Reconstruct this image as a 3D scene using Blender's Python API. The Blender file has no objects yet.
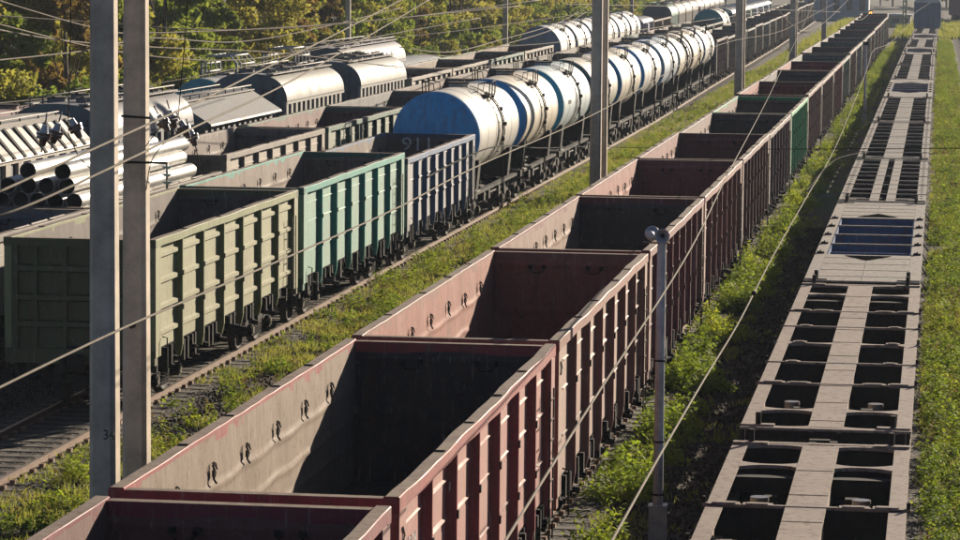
import bpy, math, random
import numpy as np
from mathutils import Vector, Matrix
random.seed(7); rng = np.random.default_rng(11)
S = bpy.context.scene
COL = S.collection
R = math.radians

# ------------------------------------------------------------------ camera
F_PX, YAW, PIT, CAMZ, ROLL = 3142.0, 0.143957, 0.0981071, 9.01256, 0.0093384
cy, sy, cp, sp, cr, sr = math.cos(YAW), math.sin(YAW), math.cos(PIT), math.sin(PIT), math.cos(ROLL), math.sin(ROLL)
R0 = Vector((cy, sy, 0)); U0 = Vector((-sy*sp, cy*sp, cp)); FW = Vector((-sy*cp, cy*cp, -sp))
RR = R0*cr + U0*sr; UU = -R0*sr + U0*cr
cam = bpy.data.objects.new('camera', bpy.data.cameras.new('camera'))
COL.objects.link(cam); S.camera = cam
m = Matrix.Identity(4)
for i in range(3):
    m[i][0], m[i][1], m[i][2] = RR[i], UU[i], -FW[i]
m[0][3], m[1][3], m[2][3] = 0, 0, CAMZ
cam.matrix_world = m
cam.data.sensor_width = 36; cam.data.lens = 36*F_PX/960
cam.data.clip_start = .5; cam.data.clip_end = 6000

def ray(x, y): return RR*((x-480)/F_PX) - UU*((y-270)/F_PX) + FW
def at(x, y, Y=None, X=None, Z=None):          # where the sight line of a photo pixel meets a plane of the yard
    d = ray(x, y)
    t = Y/d.y if Y is not None else (X/d.x if X is not None else (Z-CAMZ)/d.z)
    return Vector((0, 0, CAMZ)) + d*t

# ------------------------------------------------------------------ light
SUNV = Vector((1, 2.15, .68)).normalized()
el = math.asin(SUNV.z); az = math.atan2(SUNV.x, SUNV.y)
W = bpy.data.worlds.new('World'); S.world = W; W.use_nodes = True
nt = W.node_tree; bg = nt.nodes['Background']
sky = nt.nodes.new('ShaderNodeTexSky'); sky.sky_type = 'NISHITA'; sky.sun_disc = False
sky.air_density = .42; sky.dust_density = .3; sky.sun_elevation = el; sky.sun_rotation = az
nt.links.new(sky.outputs[0], bg.inputs[0]); bg.inputs[1].default_value = .05
sd = bpy.data.lights.new('sun', 'SUN'); sd.energy = 5.0; sd.angle = R(.5); sd.color = (1, .86, .68)
so = bpy.data.objects.new('sun', sd); COL.objects.link(so)
so.rotation_euler = (-SUNV).to_track_quat('-Z', 'Y').to_euler()
S.view_settings.view_transform = 'Standard'; S.view_settings.look = 'None'
S.view_settings.exposure = 1.0; S.view_settings.gamma = 1
S.render.engine = 'CYCLES'
S.cycles.max_bounces = 6; S.cycles.volume_bounces = 0

# ------------------------------------------------------------------ materials
class NT:
    def __init__(s, name):
        s.m = bpy.data.materials.new(name); s.m.use_nodes = True
        s.t = s.m.node_tree; s.b = s.t.nodes['Principled BSDF']
    def n(s, t, **k):
        x = s.t.nodes.new(t)
        for a, v in k.items():
            if a.startswith('i_'):
                x.inputs[a[2:].replace('_', ' ')].default_value = v
            else: setattr(x, a, v)
        return x
    def l(s, a, b): s.t.links.new(a, b)
    def coord(s, scale=(1, 1, 1), rand=True):
        tc = s.n('ShaderNodeTexCoord'); mp = s.n('ShaderNodeMapping'); mp.inputs['Scale'].default_value = scale
        s.l(tc.outputs['Object'], mp.inputs[0])
        if rand:
            oi = s.n('ShaderNodeObjectInfo'); mu = s.n('ShaderNodeMath', operation='MULTIPLY'); mu.inputs[1].default_value = 57.
            s.l(oi.outputs['Random'], mu.inputs[0]); s.l(mu.outputs[0], mp.inputs['Location'])
        return mp.outputs[0]
    def noise(s, vec, scale, detail=4, rough=.6):
        x = s.n('ShaderNodeTexNoise'); x.inputs['Scale'].default_value = scale; x.inputs['Detail'].default_value = detail
        x.inputs['Roughness'].default_value = rough; s.l(vec, x.inputs['Vector']); return x.outputs['Fac']
    def ramp(s, fac, pts):
        x = s.n('ShaderNodeValToRGB'); e = x.color_ramp.elements
        while len(e) < len(pts): e.new(.5)
        for q, (p, c) in zip(e, pts): q.position = p; q.color = c if len(c) == 4 else (*c, 1)
        s.l(fac, x.inputs[0]); return x.outputs[0]
    def step(s, fac, a, b):
        x = s.n('ShaderNodeMapRange'); x.inputs[1].default_value = a; x.inputs[2].default_value = b; s.l(fac, x.inputs[0]); return x.outputs[0]
    def mix(s, fac, a, b, mode='MIX'):
        x = s.n('ShaderNodeMix', data_type='RGBA', blend_type=mode)
        for sock, v in ((x.inputs[0], fac), (x.inputs[6], a), (x.inputs[7], b)):
            if isinstance(v, (int, float)): sock.default_value = v
            elif isinstance(v, tuple): sock.default_value = (*v, 1)
            else: s.l(v, sock)
        return x.outputs[2]
    def mul(s, a, v):
        x = s.n('ShaderNodeMath', operation='MULTIPLY'); s.l(a, x.inputs[0])
        if isinstance(v, (int, float)): x.inputs[1].default_value = v
        else: s.l(v, x.inputs[1])
        return x.outputs[0]
    def bump(s, h, st=.3, d=.02):
        x = s.n('ShaderNodeBump'); x.inputs['Strength'].default_value = st; x.inputs['Distance'].default_value = d
        s.l(h, x.inputs['Height']); s.l(x.outputs[0], s.b.inputs['Normal'])
    def out(s, c, rough=.6, metal=0., spec=.5):
        if isinstance(c, tuple): s.b.inputs['Base Color'].default_value = (*c, 1)
        else: s.l(c, s.b.inputs['Base Color'])
        if isinstance(rough, (int, float)): s.b.inputs['Roughness'].default_value = rough
        else: s.l(rough, s.b.inputs['Roughness'])
        s.b.inputs['Metallic'].default_value = metal; s.b.inputs['Specular IOR Level'].default_value = spec
        return s.m

def paint_mat(name, src, dust=.35, rust=.5, rough=.5, spec=.5, sheen=0., pale=0.):
    k = NT(name)
    if src == 'obj': oin = k.n('ShaderNodeObjectInfo'); base = oin.outputs['Color']; al = oin.outputs['Alpha']
    elif src == 'inner':
        a = k.n('ShaderNodeAttribute'); a.attribute_type = 'OBJECT'; a.attribute_name = 'inner_colour'; base = a.outputs['Color']
    else:
        rgb = k.n('ShaderNodeRGB'); rgb.outputs[0].default_value = (*src, 1); base = rgb.outputs[0]
    v = k.coord(); vs = k.coord((3.2, 3.2, .35))
    big = k.noise(v, .9, 5); fine = k.noise(v, 7, 5, .7); streak = k.noise(vs, 2.2, 4, .65)
    if pale: base = k.mix(al if src == 'obj' else pale, base, (.50, .46, .38))  # pulls the side plates toward cream, sunlight mixed into their colour
    if sheen: k.b.inputs['Sheen Weight'].default_value = sheen; k.b.inputs['Sheen Roughness'].default_value = .35; k.b.inputs['Sheen Tint'].default_value = (1, .9, .78, 1)
    c = k.mix(k.mul(k.step(big, .3, .75), dust), base, (.30, .25, .19))
    c = k.mix(k.mul(k.step(streak, .46, .68), .75), c, k.mix(.6, c, (.09, .055, .038)))
    tiny = k.noise(v, 22, 3, .75); c = k.mix(k.mul(k.step(tiny, .55, .75), .35*(1 if rust else 0)), c, (.05, .03, .02))
    c = k.mix(k.mul(k.step(k.noise(vs, 5.3, 3, .7), .58, .72), .3), c, (.42, .38, .32))
    c = k.mix(k.mul(k.step(fine, .54, .66), min(1, rust*1.5)), c, (.095, .042, .024))
    c = k.mix(k.mul(k.step(fine, .42, .25), .2), c, (.40, .34, .27))
    k.bump(k.noise(v, 18, 4, .7), .25, .01)
    return k.out(c, k.ramp(big, [(.2, (rough-.1,)*3), (.8, (rough+.18,)*3)]), spec=spec)

def flat_mat(name, col, rough=.7, var=.35, scale=4, metal=0., bump=.2, spec=.5):
    k = NT(name); v = k.coord()
    f = k.noise(v, scale, 5, .65)
    d = tuple(c*(1-var) for c in col); u = tuple(min(1, c*(1+var)) for c in col)
    k.bump(k.noise(v, scale*6, 4, .7), bump, .01)
    return k.out(k.ramp(f, [(.3, d), (.7, u)]), rough, metal, spec)

M = {}
M['paint'] = paint_mat('wagon_paint', 'obj', .06, .3, .6, .35)
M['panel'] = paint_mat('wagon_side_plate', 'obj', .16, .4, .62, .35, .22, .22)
M['inner'] = paint_mat('wagon_inner_plate', 'inner', .1, .5, .7, .25, .08)
def tank_shell_mat():
    k = NT('tank_shell_paint'); oi = k.n('ShaderNodeObjectInfo'); v = k.coord(); vs = k.coord((1.2, 5, .5)); tc = k.n('ShaderNodeTexCoord')
    sx = k.n('ShaderNodeSeparateXYZ'); k.l(tc.outputs['Object'], sx.inputs[0])
    ab = k.n('ShaderNodeMath', operation='ABSOLUTE'); k.l(sx.outputs['Y'], ab.inputs[0])
    near = k.step(ab.outputs[0], 1.5, .1); st = k.step(k.noise(vs, 1.8, 4, .7), .38, .66)
    c = k.mix(k.mul(k.mul(near, st), .9), oi.outputs['Color'], (.13, .095, .06))
    c = k.mix(k.mul(k.step(k.noise(vs, 3.1, 4, .7), .46, .7), .6), c, (.24, .19, .13))
    c = k.mix(k.mul(k.step(k.noise(v, .7, 4), .4, .7), .3), c, (.40, .37, .31))
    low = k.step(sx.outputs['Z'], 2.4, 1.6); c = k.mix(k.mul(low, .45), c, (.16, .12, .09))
    k.bump(k.noise(v, 14, 3), .12, .01); return k.out(c, .55, spec=.35)
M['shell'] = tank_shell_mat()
M['chord'] = paint_mat('worn_top_chord', (.20, .15, .12), .5, .5, .8, .2)
M['hopdark'] = paint_mat('hopper_slate_plate', (.06, .095, .115), .04, .05, .6)
M['tank'] = paint_mat('tank_paint', 'obj', .10, .2, .58, .3)
M['deck'] = paint_mat('flatcar_deck', 'obj', .3, .75, .65, .3)
M['under'] = flat_mat('grimy_running_gear', (.018, .015, .013), .85, .6, 9, spec=.2)
M['wheel'] = flat_mat('wheel_steel', (.035, .027, .022), .8, .5, 6, 0., spec=.25)
M['steel'] = flat_mat('bare_steel', (.30, .27, .24), .4, .3, 8, .7)
M['rail'] = flat_mat('rail_rust', (.17, .095, .055), .6, .35, 10)
M['railtop'] = flat_mat('rail_head', (.42, .36, .30), .38, .25, 10, .6)
M['black'] = flat_mat('black_rubber', (.012, .012, .012), 1., .3, 8, spec=0.)
M['white'] = flat_mat('stencil_white', (.55, .52, .47), .7, .35, 30)
M['marks'] = flat_mat('stencil_black', (.02, .02, .02), .7, .3, 20)
M['pipe'] = flat_mat('galvanised_pipe', (.30, .29, .27), .46, .25, 2.5, .5)
M['pipein'] = flat_mat('pipe_inside', (.03, .028, .026), .8, .3, 5)
M['concrete'] = flat_mat('pole_concrete', (.46, .385, .30), .85, .28, 2.2, bump=.4)
M['galv'] = flat_mat('galvanised_post', (.32, .34, .36), .45, .25, 6, .3)
M['wire'] = flat_mat('old_aluminium_wire', (.20, .175, .14), .9, .2, 5, 0., spec=.1)
M['wiredark'] = flat_mat('dark_wire', (.02, .02, .02), .95, .2, 5, spec=.05)
M['ins'] = flat_mat('insulator_porcelain', (.10, .06, .045), .25, .3, 8)
M['insg'] = flat_mat('insulator_glass', (.35, .45, .45), .2, .2, 8)
M['bark'] = flat_mat('bark', (.10, .075, .055), .9, .4, 6)
M['sleeper'] = flat_mat('sleeper_concrete', (.085, .07, .055), .85, .45, 5)
M['blue'] = paint_mat('blue_well', (.015, .075, .20), .05, .2)
M['glass'] = flat_mat('window_glass', (.03, .04, .05), .1, .2, 2)
M['wall'] = flat_mat('building_plaster', (.30, .34, .38), .8, .15, 1.)
M['cream'] = flat_mat('cream_plaster', (.42, .38, .27), .8, .15, 1.)
M['roof'] = flat_mat('pale_roof', (.5, .5, .48), .6, .15, 1.)
M['greenp'] = paint_mat('green_steel', (.05, .15, .10), .2, .2)

def leaf_mat(name, cols, trans=.35):
    k = NT(name); oi = k.n('ShaderNodeObjectInfo'); v = k.coord()
    f = k.noise(v, .45, 3); f2 = k.noise(v, 9, 2)
    base = k.ramp(f, [(.3, cols[0]), (.5, cols[1]), (.68, cols[2])])
    c = k.mix(k.mul(k.step(f2, .4, .7), .5), base, k.mix(.5, base, cols[3]))
    c = k.mix(k.mul(oi.outputs['Random'], .35), c, cols[3])
    k.out(c, .7, spec=.15)
    tr = k.n('ShaderNodeBsdfTranslucent'); k.l(k.mix(.5, c, k.mix(1., c, (1., 1., .45), 'MULTIPLY')), tr.inputs[0])
    mx = k.n('ShaderNodeMixShader'); mx.inputs[0].default_value = trans
    k.l(k.b.outputs[0], mx.inputs[1]); k.l(tr.outputs[0], mx.inputs[2])
    k.l(mx.outputs[0], k.t.nodes['Material Output'].inputs[0]); return k.m
M['weed'] = leaf_mat('weed_leaf', [(.10, .19, .025), (.23, .34, .035), (.38, .43, .05), (.36, .32, .05)], .55)
M['grass'] = leaf_mat('grass_blade', [(.17, .25, .035), (.27, .32, .05), (.36, .34, .08), (.40, .32, .12)], .5)
M['tree_green'] = leaf_mat('leaf_green', [(0.128, 0.204, 0.036), (0.188, 0.261, 0.046), (0.284, 0.331, 0.052), (0.308, 0.296, 0.058)], .5)
M['tree_yellow'] = leaf_mat('leaf_yellowing', [(.22, .24, .05), (.31, .31, .065), (.40, .36, .08), (.40, .31, .08)], .5)
M['tree_brown'] = leaf_mat('leaf_rusty', [(0.176, 0.135, 0.046), (0.248, 0.169, 0.058), (0.224, 0.204, 0.058), (0.308, 0.204, 0.070)], .45)

def ground_mat():
    k = NT('yard_ground'); tc = k.n('ShaderNodeTexCoord'); v = tc.outputs['Object']
    n1 = k.noise(v, .35, 5); n2 = k.noise(v, 6, 5, .7); n3 = k.noise(v, 25, 3, .7)
    c = k.ramp(n2, [(.3, (.06, .048, .036)), (.55, (.12, .10, .075)), (.75, (.19, .16, .13))])
    g = k.ramp(n3, [(.3, (.04, .06, .015)), (.7, (.10, .12, .03))])
    c = k.mix(k.mul(k.step(n1, .5, .62), .6), c, g)
    k.bump(n3, .8, .05); return k.out(c, .95, spec=.2)
M['ground'] = ground_mat()
def ballast_mat():
    k = NT('ballast'); tc = k.n('ShaderNodeTexCoord'); v = tc.outputs['Object']
    vo = k.n('ShaderNodeTexVoronoi'); vo.inputs['Scale'].default_value = 14; k.l(v, vo.inputs['Vector'])
    sep = k.n('ShaderNodeSeparateColor'); k.l(vo.outputs['Color'], sep.inputs[0])
    c = k.ramp(sep.outputs[0], [(0, (.022, .019, .016)), (.5, (.05, .042, .034)), (1, (.11, .095, .08))])
    c = k.mix(k.mul(k.step(k.noise(v, .8, 4), .45, .65), .6), c, (.06, .045, .03))
    k.bump(vo.outputs['Distance'], 1., .05); return k.out(c, .9, spec=.25)
M['ballast'] = ballast_mat()

# ------------------------------------------------------------------ mesh builder
class MB:
    def __init__(s): s.v = []; s.f = []; s.m = []; s.mats = []; s.sm = []
    def mi(s, m):
        if m not in s.mats: s.mats.append(m)
        return s.mats.index(m)
    def add(s, vs, fs, m, smooth=False):
        o = len(s.v); s.v += [tuple(p) for p in vs]; k = s.mi(m)
        for f in fs: s.f.append(tuple(i+o for i in f)); s.m.append(k); s.sm.append(smooth)
    def box(s, x0, x1, y0, y1, z0, z1, m):
        if x0 > x1: x0, x1 = x1, x0
        if y0 > y1: y0, y1 = y1, y0
        if z0 > z1: z0, z1 = z1, z0
        vs = [(x, y, z) for x in (x0, x1) for y in (y0, y1) for z in (z0, z1)]
        s.add(vs, [(0, 1, 3, 2), (4, 6, 7, 5), (0, 4, 5, 1), (2, 3, 7, 6), (0, 2, 6, 4), (1, 5, 7, 3)], m)
    def prism(s, prof, a, b, axis, m, smooth=False, caps=True):   # prof: points in the two other axes
        def P(q, t):
            return (t, q[0], q[1]) if axis == 'x' else ((q[0], t, q[1]) if axis == 'y' else (q[0], q[1], t))
        n = len(prof); vs = [P(q, a) for q in prof]+[P(q, b) for q in prof]
        fs = [(i, (i+1) % n, n+(i+1) % n, n+i) for i in range(n)]
        s.add(vs, fs, m, smooth)
        if caps: s.add(vs, [tuple(range(n))[::-1], tuple(range(n, 2*n))], m)
    def cyl(s, p, q, r0, m, r1=None, seg=12, caps=True, smooth=True):
        p, q = Vector(p), Vector(q); r1 = r0 if r1 is None else r1
        d = (q-p).normalized(); a = d.orthogonal().normalized(); b = d.cross(a)
        vs = []
        for c, r in ((p, r0), (q, r1)):
            for i in range(seg):
                t = 2*math.pi*i/seg; vs.append(c+(a*math.cos(t)+b*math.sin(t))*r)
        s.add(vs, [(i, (i+1) % seg, seg+(i+1) % seg, seg+i) for i in range(seg)], m, smooth)
        if caps: s.add(vs, [tuple(range(seg))[::-1], tuple(range(seg, 2*seg))], m)
    def path(s, pts, r, m, seg=6):
        pts = [Vector(p) for p in pts]; rings = []
        for i, p in enumerate(pts):
            d = (pts[min(i+1, len(pts)-1)]-pts[max(i-1, 0)]).normalized()
            ref = Vector((0, 0, 1)) if abs(d.z) < .9 else Vector((1, 0, 0))
            a = d.cross(ref).normalized(); b = d.cross(a)
            rings.append([p+(a*math.cos(2*math.pi*k/seg)+b*math.sin(2*math.pi*k/seg))*r for k in range(seg)])
        vs = [v for g in rings for v in g]; fs = []
        for i in range(len(pts)-1):
            for k in range(seg): fs.append((i*seg+k, i*seg+(k+1) % seg, (i+1)*seg+(k+1) % seg, (i+1)*seg+k))
        fs += [tuple(range(seg))[::-1], tuple(range((len(pts)-1)*seg, len(pts)*seg))]
        s.add(vs, fs, m, True)
    def lathe(s, prof, axis, c, m, seg=32, a0=0, a1=2*math.pi, smooth=True):  # prof: (along, radius)
        c = Vector(c); full = abs(a1-a0-2*math.pi) < 1e-6; n = seg if full else seg+1; vs = []
        for t, r in prof:
            for i in range(n):
                a = a0+(a1-a0)*i/seg; u, v = r*math.cos(a), r*math.sin(a)
                vs.append(c+Vector((t, u, v) if axis == 'x' else ((u, t, v) if axis == 'y' else (u, v, t))))
        fs = []
        for j in range(len(prof)-1):
            for i in range(seg):
                k = (i+1) % n if full else i+1
                fs.append((j*n+i, j*n+k, (j+1)*n+k, (j+1)*n+i))
        s.add(vs, fs, m, smooth)
    def grid(s, P, nu, nv, m, smooth=True, flip=False):    # P(u,v) -> point
        vs = [P(i/nu, j/nv) for i in range(nu+1) for j in range(nv+1)]
        fs = [(i*(nv+1)+j, (i+1)*(nv+1)+j, (i+1)*(nv+1)+j+1, i*(nv+1)+j+1) for i in range(nu) for j in range(nv)]
        if flip: fs = [f[::-1] for f in fs]
        s.add(vs, fs, m, smooth)
    def build(s, name, parent=None, loc=None):
        me = bpy.data.meshes.new(name); me.from_pydata(s.v, [], s.f)
        for m in s.mats: me.materials.append(M[m])
        me.polygons.foreach_set('material_index', s.m); me.polygons.foreach_set('use_smooth', s.sm); me.update()
        o = bpy.data.objects.new(name, me); COL.objects.link(o)
        if parent: o.parent = parent
        if loc is not None: o.location = loc
        return o

def tag(o, label=None, cat=None, group=None, kind=None):
    if label: o['label'] = label
    if cat: o['category'] = cat
    if group: o['group'] = group
    if kind: o['kind'] = kind
    return o
def empty(name, loc=(0, 0, 0), rz=0):
    o = bpy.data.objects.new(name, None); COL.objects.link(o); o.location = loc; o.rotation_euler.z = rz
    o.empty_display_size = .3; return o
def text_obj(name, s, size, loc, rot, mat, parent, sx=1.):
    cu = bpy.data.curves.new(name, 'FONT'); cu.body = s; cu.size = size; cu.extrude = .003; cu.align_x = 'CENTER'; cu.align_y = 'CENTER'
    t = bpy.data.objects.new(name, cu); COL.objects.link(t)
    bpy.context.view_layer.update()
    me = bpy.data.meshes.new_from_object(t.evaluated_get(bpy.context.evaluated_depsgraph_get()))
    bpy.data.objects.remove(t); me.materials.clear(); me.materials.append(M[mat]); me.name = name
    o = bpy.data.objects.new(name, me); COL.objects.link(o); o.parent = parent; o.location = loc; o.rotation_euler = rot
    o.scale = (sx, 1, 1); return o
def copy_tree(o, parent=None):
    c = o.copy(); COL.objects.link(c)
    if parent: c.parent = parent
    for ch in kids.get(o.name, []): copy_tree(ch, c)
    return c
kids = {}
def index_kids():
    kids.clear()
    for o in COL.objects:
        if o.parent: kids.setdefault(o.parent.name, []).append(o)
def colour(o, outer, inner=None, lit_pale=.2):
    for ch in [o]+list(o.children_recursive):
        k = .75
        ch.color = (outer[0]*k, outer[1]*k, outer[2]*k, lit_pale)  # alpha holds how much painted-in sunlit paleness the side plates take
        if inner: ch['inner_colour'] = list(inner)

# ------------------------------------------------------------------ ground and tracks
def track_x(name, Y):
    T = {'B': ([0, 180, 233, 345, 500, 700], [-16.7, -16.75, -17.3, -18.2, -20.2, -25]),
         'C': ([0, 335, 375, 400, 440, 700], [-6.95, -6.95, -7.4, -8.3, -10.2, -24]),
         'D': ([0, 300, 400, 700], [-1.72, -1.72, -1.45, -.6]),
         'A': ([0, 90, 300, 500, 700], [-21.4, -21.4, -21.9, -23.5, -27]),
         'A2': ([0, 144, 208, 325, 700], [-26.0, -26.0, -26.9, -28.9, -37]),
         'A3': ([0, 144, 208, 325, 700], [-30.2, -30.2, -31.2, -33.2, -41.5]),
         'E': ([0, 300, 380, 440, 500, 560, 620, 700], [3.75, 3.75, 3.6, 3.0, 1.4, -.9, -3.8, -8])}
    return float(np.interp(Y, *T[name]))
GZ = -.19
g = MB(); g.grid(lambda u, v: (-1500+3000*u, -300+3300*v, GZ-.004), 2, 2, 'ground', False)
tag(g.build('ground'), kind='structure')

def make_track(k):
    ys = [8+6*i for i in range(118)]
    root = empty('railway_track', (0, 0, 0)); tag(root, kind='structure')
    b = MB(); prof = [(-1.75, GZ), (-1.4, GZ+.05), (-.9, GZ+.055), (0, GZ+.05), (.9, GZ+.055), (1.4, GZ+.05), (1.75, GZ)]
    b.grid(lambda u, v: (track_x(k, ys[round(u*117)])+prof[round(v*6)][0], ys[round(u*117)], prof[round(v*6)][1]), 117, 6, 'ballast')
    o = b.build('ballast_bed', root)
    for s in (-1, 1):
        rb = MB(); pr = [(-.065, -.175), (.065, -.175), (.065, -.16), (.012, -.14), (.012, -.045), (.036, -.03), (.036, 0), (-.036, 0), (-.036, -.03), (-.012, -.045), (-.012, -.14), (-.065, -.16)]
        n = len(pr); vs = []
        for Y in ys:
            for p in pr: vs.append((track_x(k, Y)+s*.797+p[0], Y, p[1]))
        fs = []; ft = []
        for i in range(len(ys)-1):
            for j in range(n):
                f = (i*n+j, i*n+(j+1) % n, (i+1)*n+(j+1) % n, (i+1)*n+j)
                (ft if j == 6 else fs).append(f)
        rb.add(vs, fs, 'rail'); rb.add(vs, ft, 'railtop'); rb.build('rail', root)
    sb = MB(); Y = 8.
    while Y < 420:
        x = track_x(k, Y); j = random.uniform(-.03, .03)
        sb.box(x-1.35+j, x+1.35+j, Y-.13, Y+.13, GZ-.02, GZ+.065, 'sleeper')
        if Y < 130:
            for s in (-1, 1):
                for e in (-.14, .14): sb.box(x+s*.797+e-.045, x+s*.797+e+.045, Y-.07, Y+.07, GZ+.065, GZ+.13, 'rail')
        Y += .6
    tag(sb.build('sleepers', root), kind='stuff')
for k in ('A3', 'A2', 'A', 'B', 'C', 'D', 'E'): make_track(k)
# loose stones scattered on the yard near the camera
def stones(n, regions, name):
    base = np.array([(1, 0, 0), (-1, 0, 0), (0, 1, 0), (0, -1, 0), (0, 0, 1), (0, 0, -1)], float)
    fc = np.array([(0, 2, 4), (2, 1, 4), (1, 3, 4), (3, 0, 4), (2, 0, 5), (1, 2, 5), (3, 1, 5), (0, 3, 5)])
    P = []
    for (x0, x1, y0, y1, w) in regions:
        k = int(n*w); P.append(np.c_[rng.uniform(x0, x1, k), y0+(y1-y0)*rng.random(k)**1.4, np.full(k, GZ+.02)])
    P = np.concatenate(P); k = len(P)
    sc = rng.uniform(.02, .05, (k, 1, 3)); V = base[None]*sc*rng.uniform(.7, 1.3, (k, 6, 1)); a = rng.uniform(0, 6.28, k)
    c, s = np.cos(a)[:, None], np.sin(a)[:, None]
    V = np.stack([V[..., 0]*c-V[..., 1]*s, V[..., 0]*s+V[..., 1]*c, V[..., 2]], -1)+P[:, None]
    Fc = (fc[None]+np.arange(k)[:, None, None]*6).reshape(-1, 3)
    o = mesh_np(name, V.reshape(-1, 3), Fc, 'ballast'); return o
def mesh_np(name, V, Fc, mat, parent=None):
    me = bpy.data.meshes.new(name); me.vertices.add(len(V)); me.vertices.foreach_set('co', np.ascontiguousarray(V, np.float32).ravel())
    k = Fc.shape[1]; me.loops.add(Fc.size); me.loops.foreach_set('vertex_index', np.ascontiguousarray(Fc, np.int32).ravel())
    me.polygons.add(len(Fc)); me.polygons.foreach_set('loop_start', np.arange(0, Fc.size, k, dtype=np.int32))
    me.update(calc_edges=True); me.materials.append(M[mat])
    o = bpy.data.objects.new(name, me); COL.objects.link(o)
    if parent: o.parent = parent
    return o
tag(stones(60000, [(-19.5, -13.6, 30, 110, .55), (-5.3, -3.1, 36, 110, .3), (1.2, 3, 60, 200, .15)], 'gravel'), kind='stuff')

# ------------------------------------------------------------------ running gear
def bogie_mesh():
    b = MB(); u = 'under'
    for s in (-1, 1):
        x = s*1.02
        side = [(-1.25, .40), (-1.25, .66), (-.75, .74), (-.35, .86), (.35, .86), (.75, .74), (1.25, .66), (1.25, .40), (1.0, .38), (.62, .58), (.42, .58), (.42, .36), (.36, .26), (-.36, .26), (-.42, .36), (-.42, .58), (-.62, .58), (-1.0, .38)]
        b.prism(side, x-.07, x+.07, 'x', u)
        for yy in (-.925, .925):
            b.cyl((x-.16, yy, .475), (x+.17, yy, .475), .14, u, seg=10)
            b.cyl((x+.17, yy, .475), (x+.20, yy, .475), .09, 'steel', seg=8)
        for k in (-.24, 0, .24):
            for j in range(5): b.cyl((x+.02, k, .30+j*.055), (x+.02, k, .325+j*.055), .1, u, seg=8)
    b.box(-1.15, 1.15, -.2, .2, .55, .84, u)
    b.cyl((0, 0, .84), (0, 0, .98), .25, u)
    for yy in (-1.3, 1.3): b.box(-.95, .95, yy-.04, yy+.04, .42, .5, u)
    for yy in (-.42, .42):
        for s in (-1, 1): b.box(s*.72, s*.86, yy-.06, yy+.06, .3, .62, 'wheel')
    return b
def wheelset_mesh():
    b = MB()
    for s in (-1, 1):
        x = s*.79
        pr = [(-.065*s, .08), (-.065*s, .40), (-.09*s, .43), (-.09*s, .505), (-.065*s, .505), (-.055*s, .478), (.065*s, .472), (.065*s, .40), (.02*s, .38), (.02*s, .14), (.08*s, .12), (.08*s, .0)]
        b.lathe(pr, 'x', (x, 0, 0), 'wheel', 20)
    b.cyl((-1.05, 0, 0), (1.05, 0, 0), .08, 'wheel', seg=8); return b
def coupler_mesh(s):
    b = MB()
    b.box(-.13, .13, 0, s*.38, .93, 1.15, 'under'); b.box(-.24, .1, s*.34, s*.52, .88, 1.2, 'under'); b.box(.1, .22, s*.34, s*.62, .9, 1.18, 'under'); b.box(-.24, -.12, s*.5, s*.66, .9, 1.18, 'under')
    b.path([(.45, 0, .95), (.46, s*.2, .85), (.4, s*.4, .6), (.3, s*.55, .55)], .03, 'black')
    return b
B_ME = W_ME = None
def add_gear(root, half, bc):
    global B_ME, W_ME
    for s in (-1, 1):
        if B_ME is None:
            bo = bogie_mesh().build('bogie', root); B_ME = bo.data
        else:
            bo = bpy.data.objects.new('bogie', B_ME); COL.objects.link(bo); bo.parent = root
        bo.location = (0, s*bc, 0)
        for t in (-.925, .925):
            if W_ME is None:
                w = wheelset_mesh().build('wheelset', bo); W_ME = w.data
            else:
                w = bpy.data.objects.new('wheelset', W_ME); COL.objects.link(w); w.parent = bo
            w.location = (0, t, .475)
        c = coupler_mesh(s).build('coupler', root); c.location = (0, s*half, 0)
def ladder(x, y, z0, z1, w, axis='y', n=6, r=.014, mat='under'):
    b = MB()
    def P(a, z): return (x, y+a, z) if axis == 'y' else (x+a, y, z)
    for a in (-w/2, w/2): b.path([P(a, z0), P(a, z1)], r, mat, 5)
    for i in range(n): z = z0+(z1-z0)*(i+.5)/n; b.path([P(-w/2, z), P(w/2, z)], r*.8, mat, 5)
    return b

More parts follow.
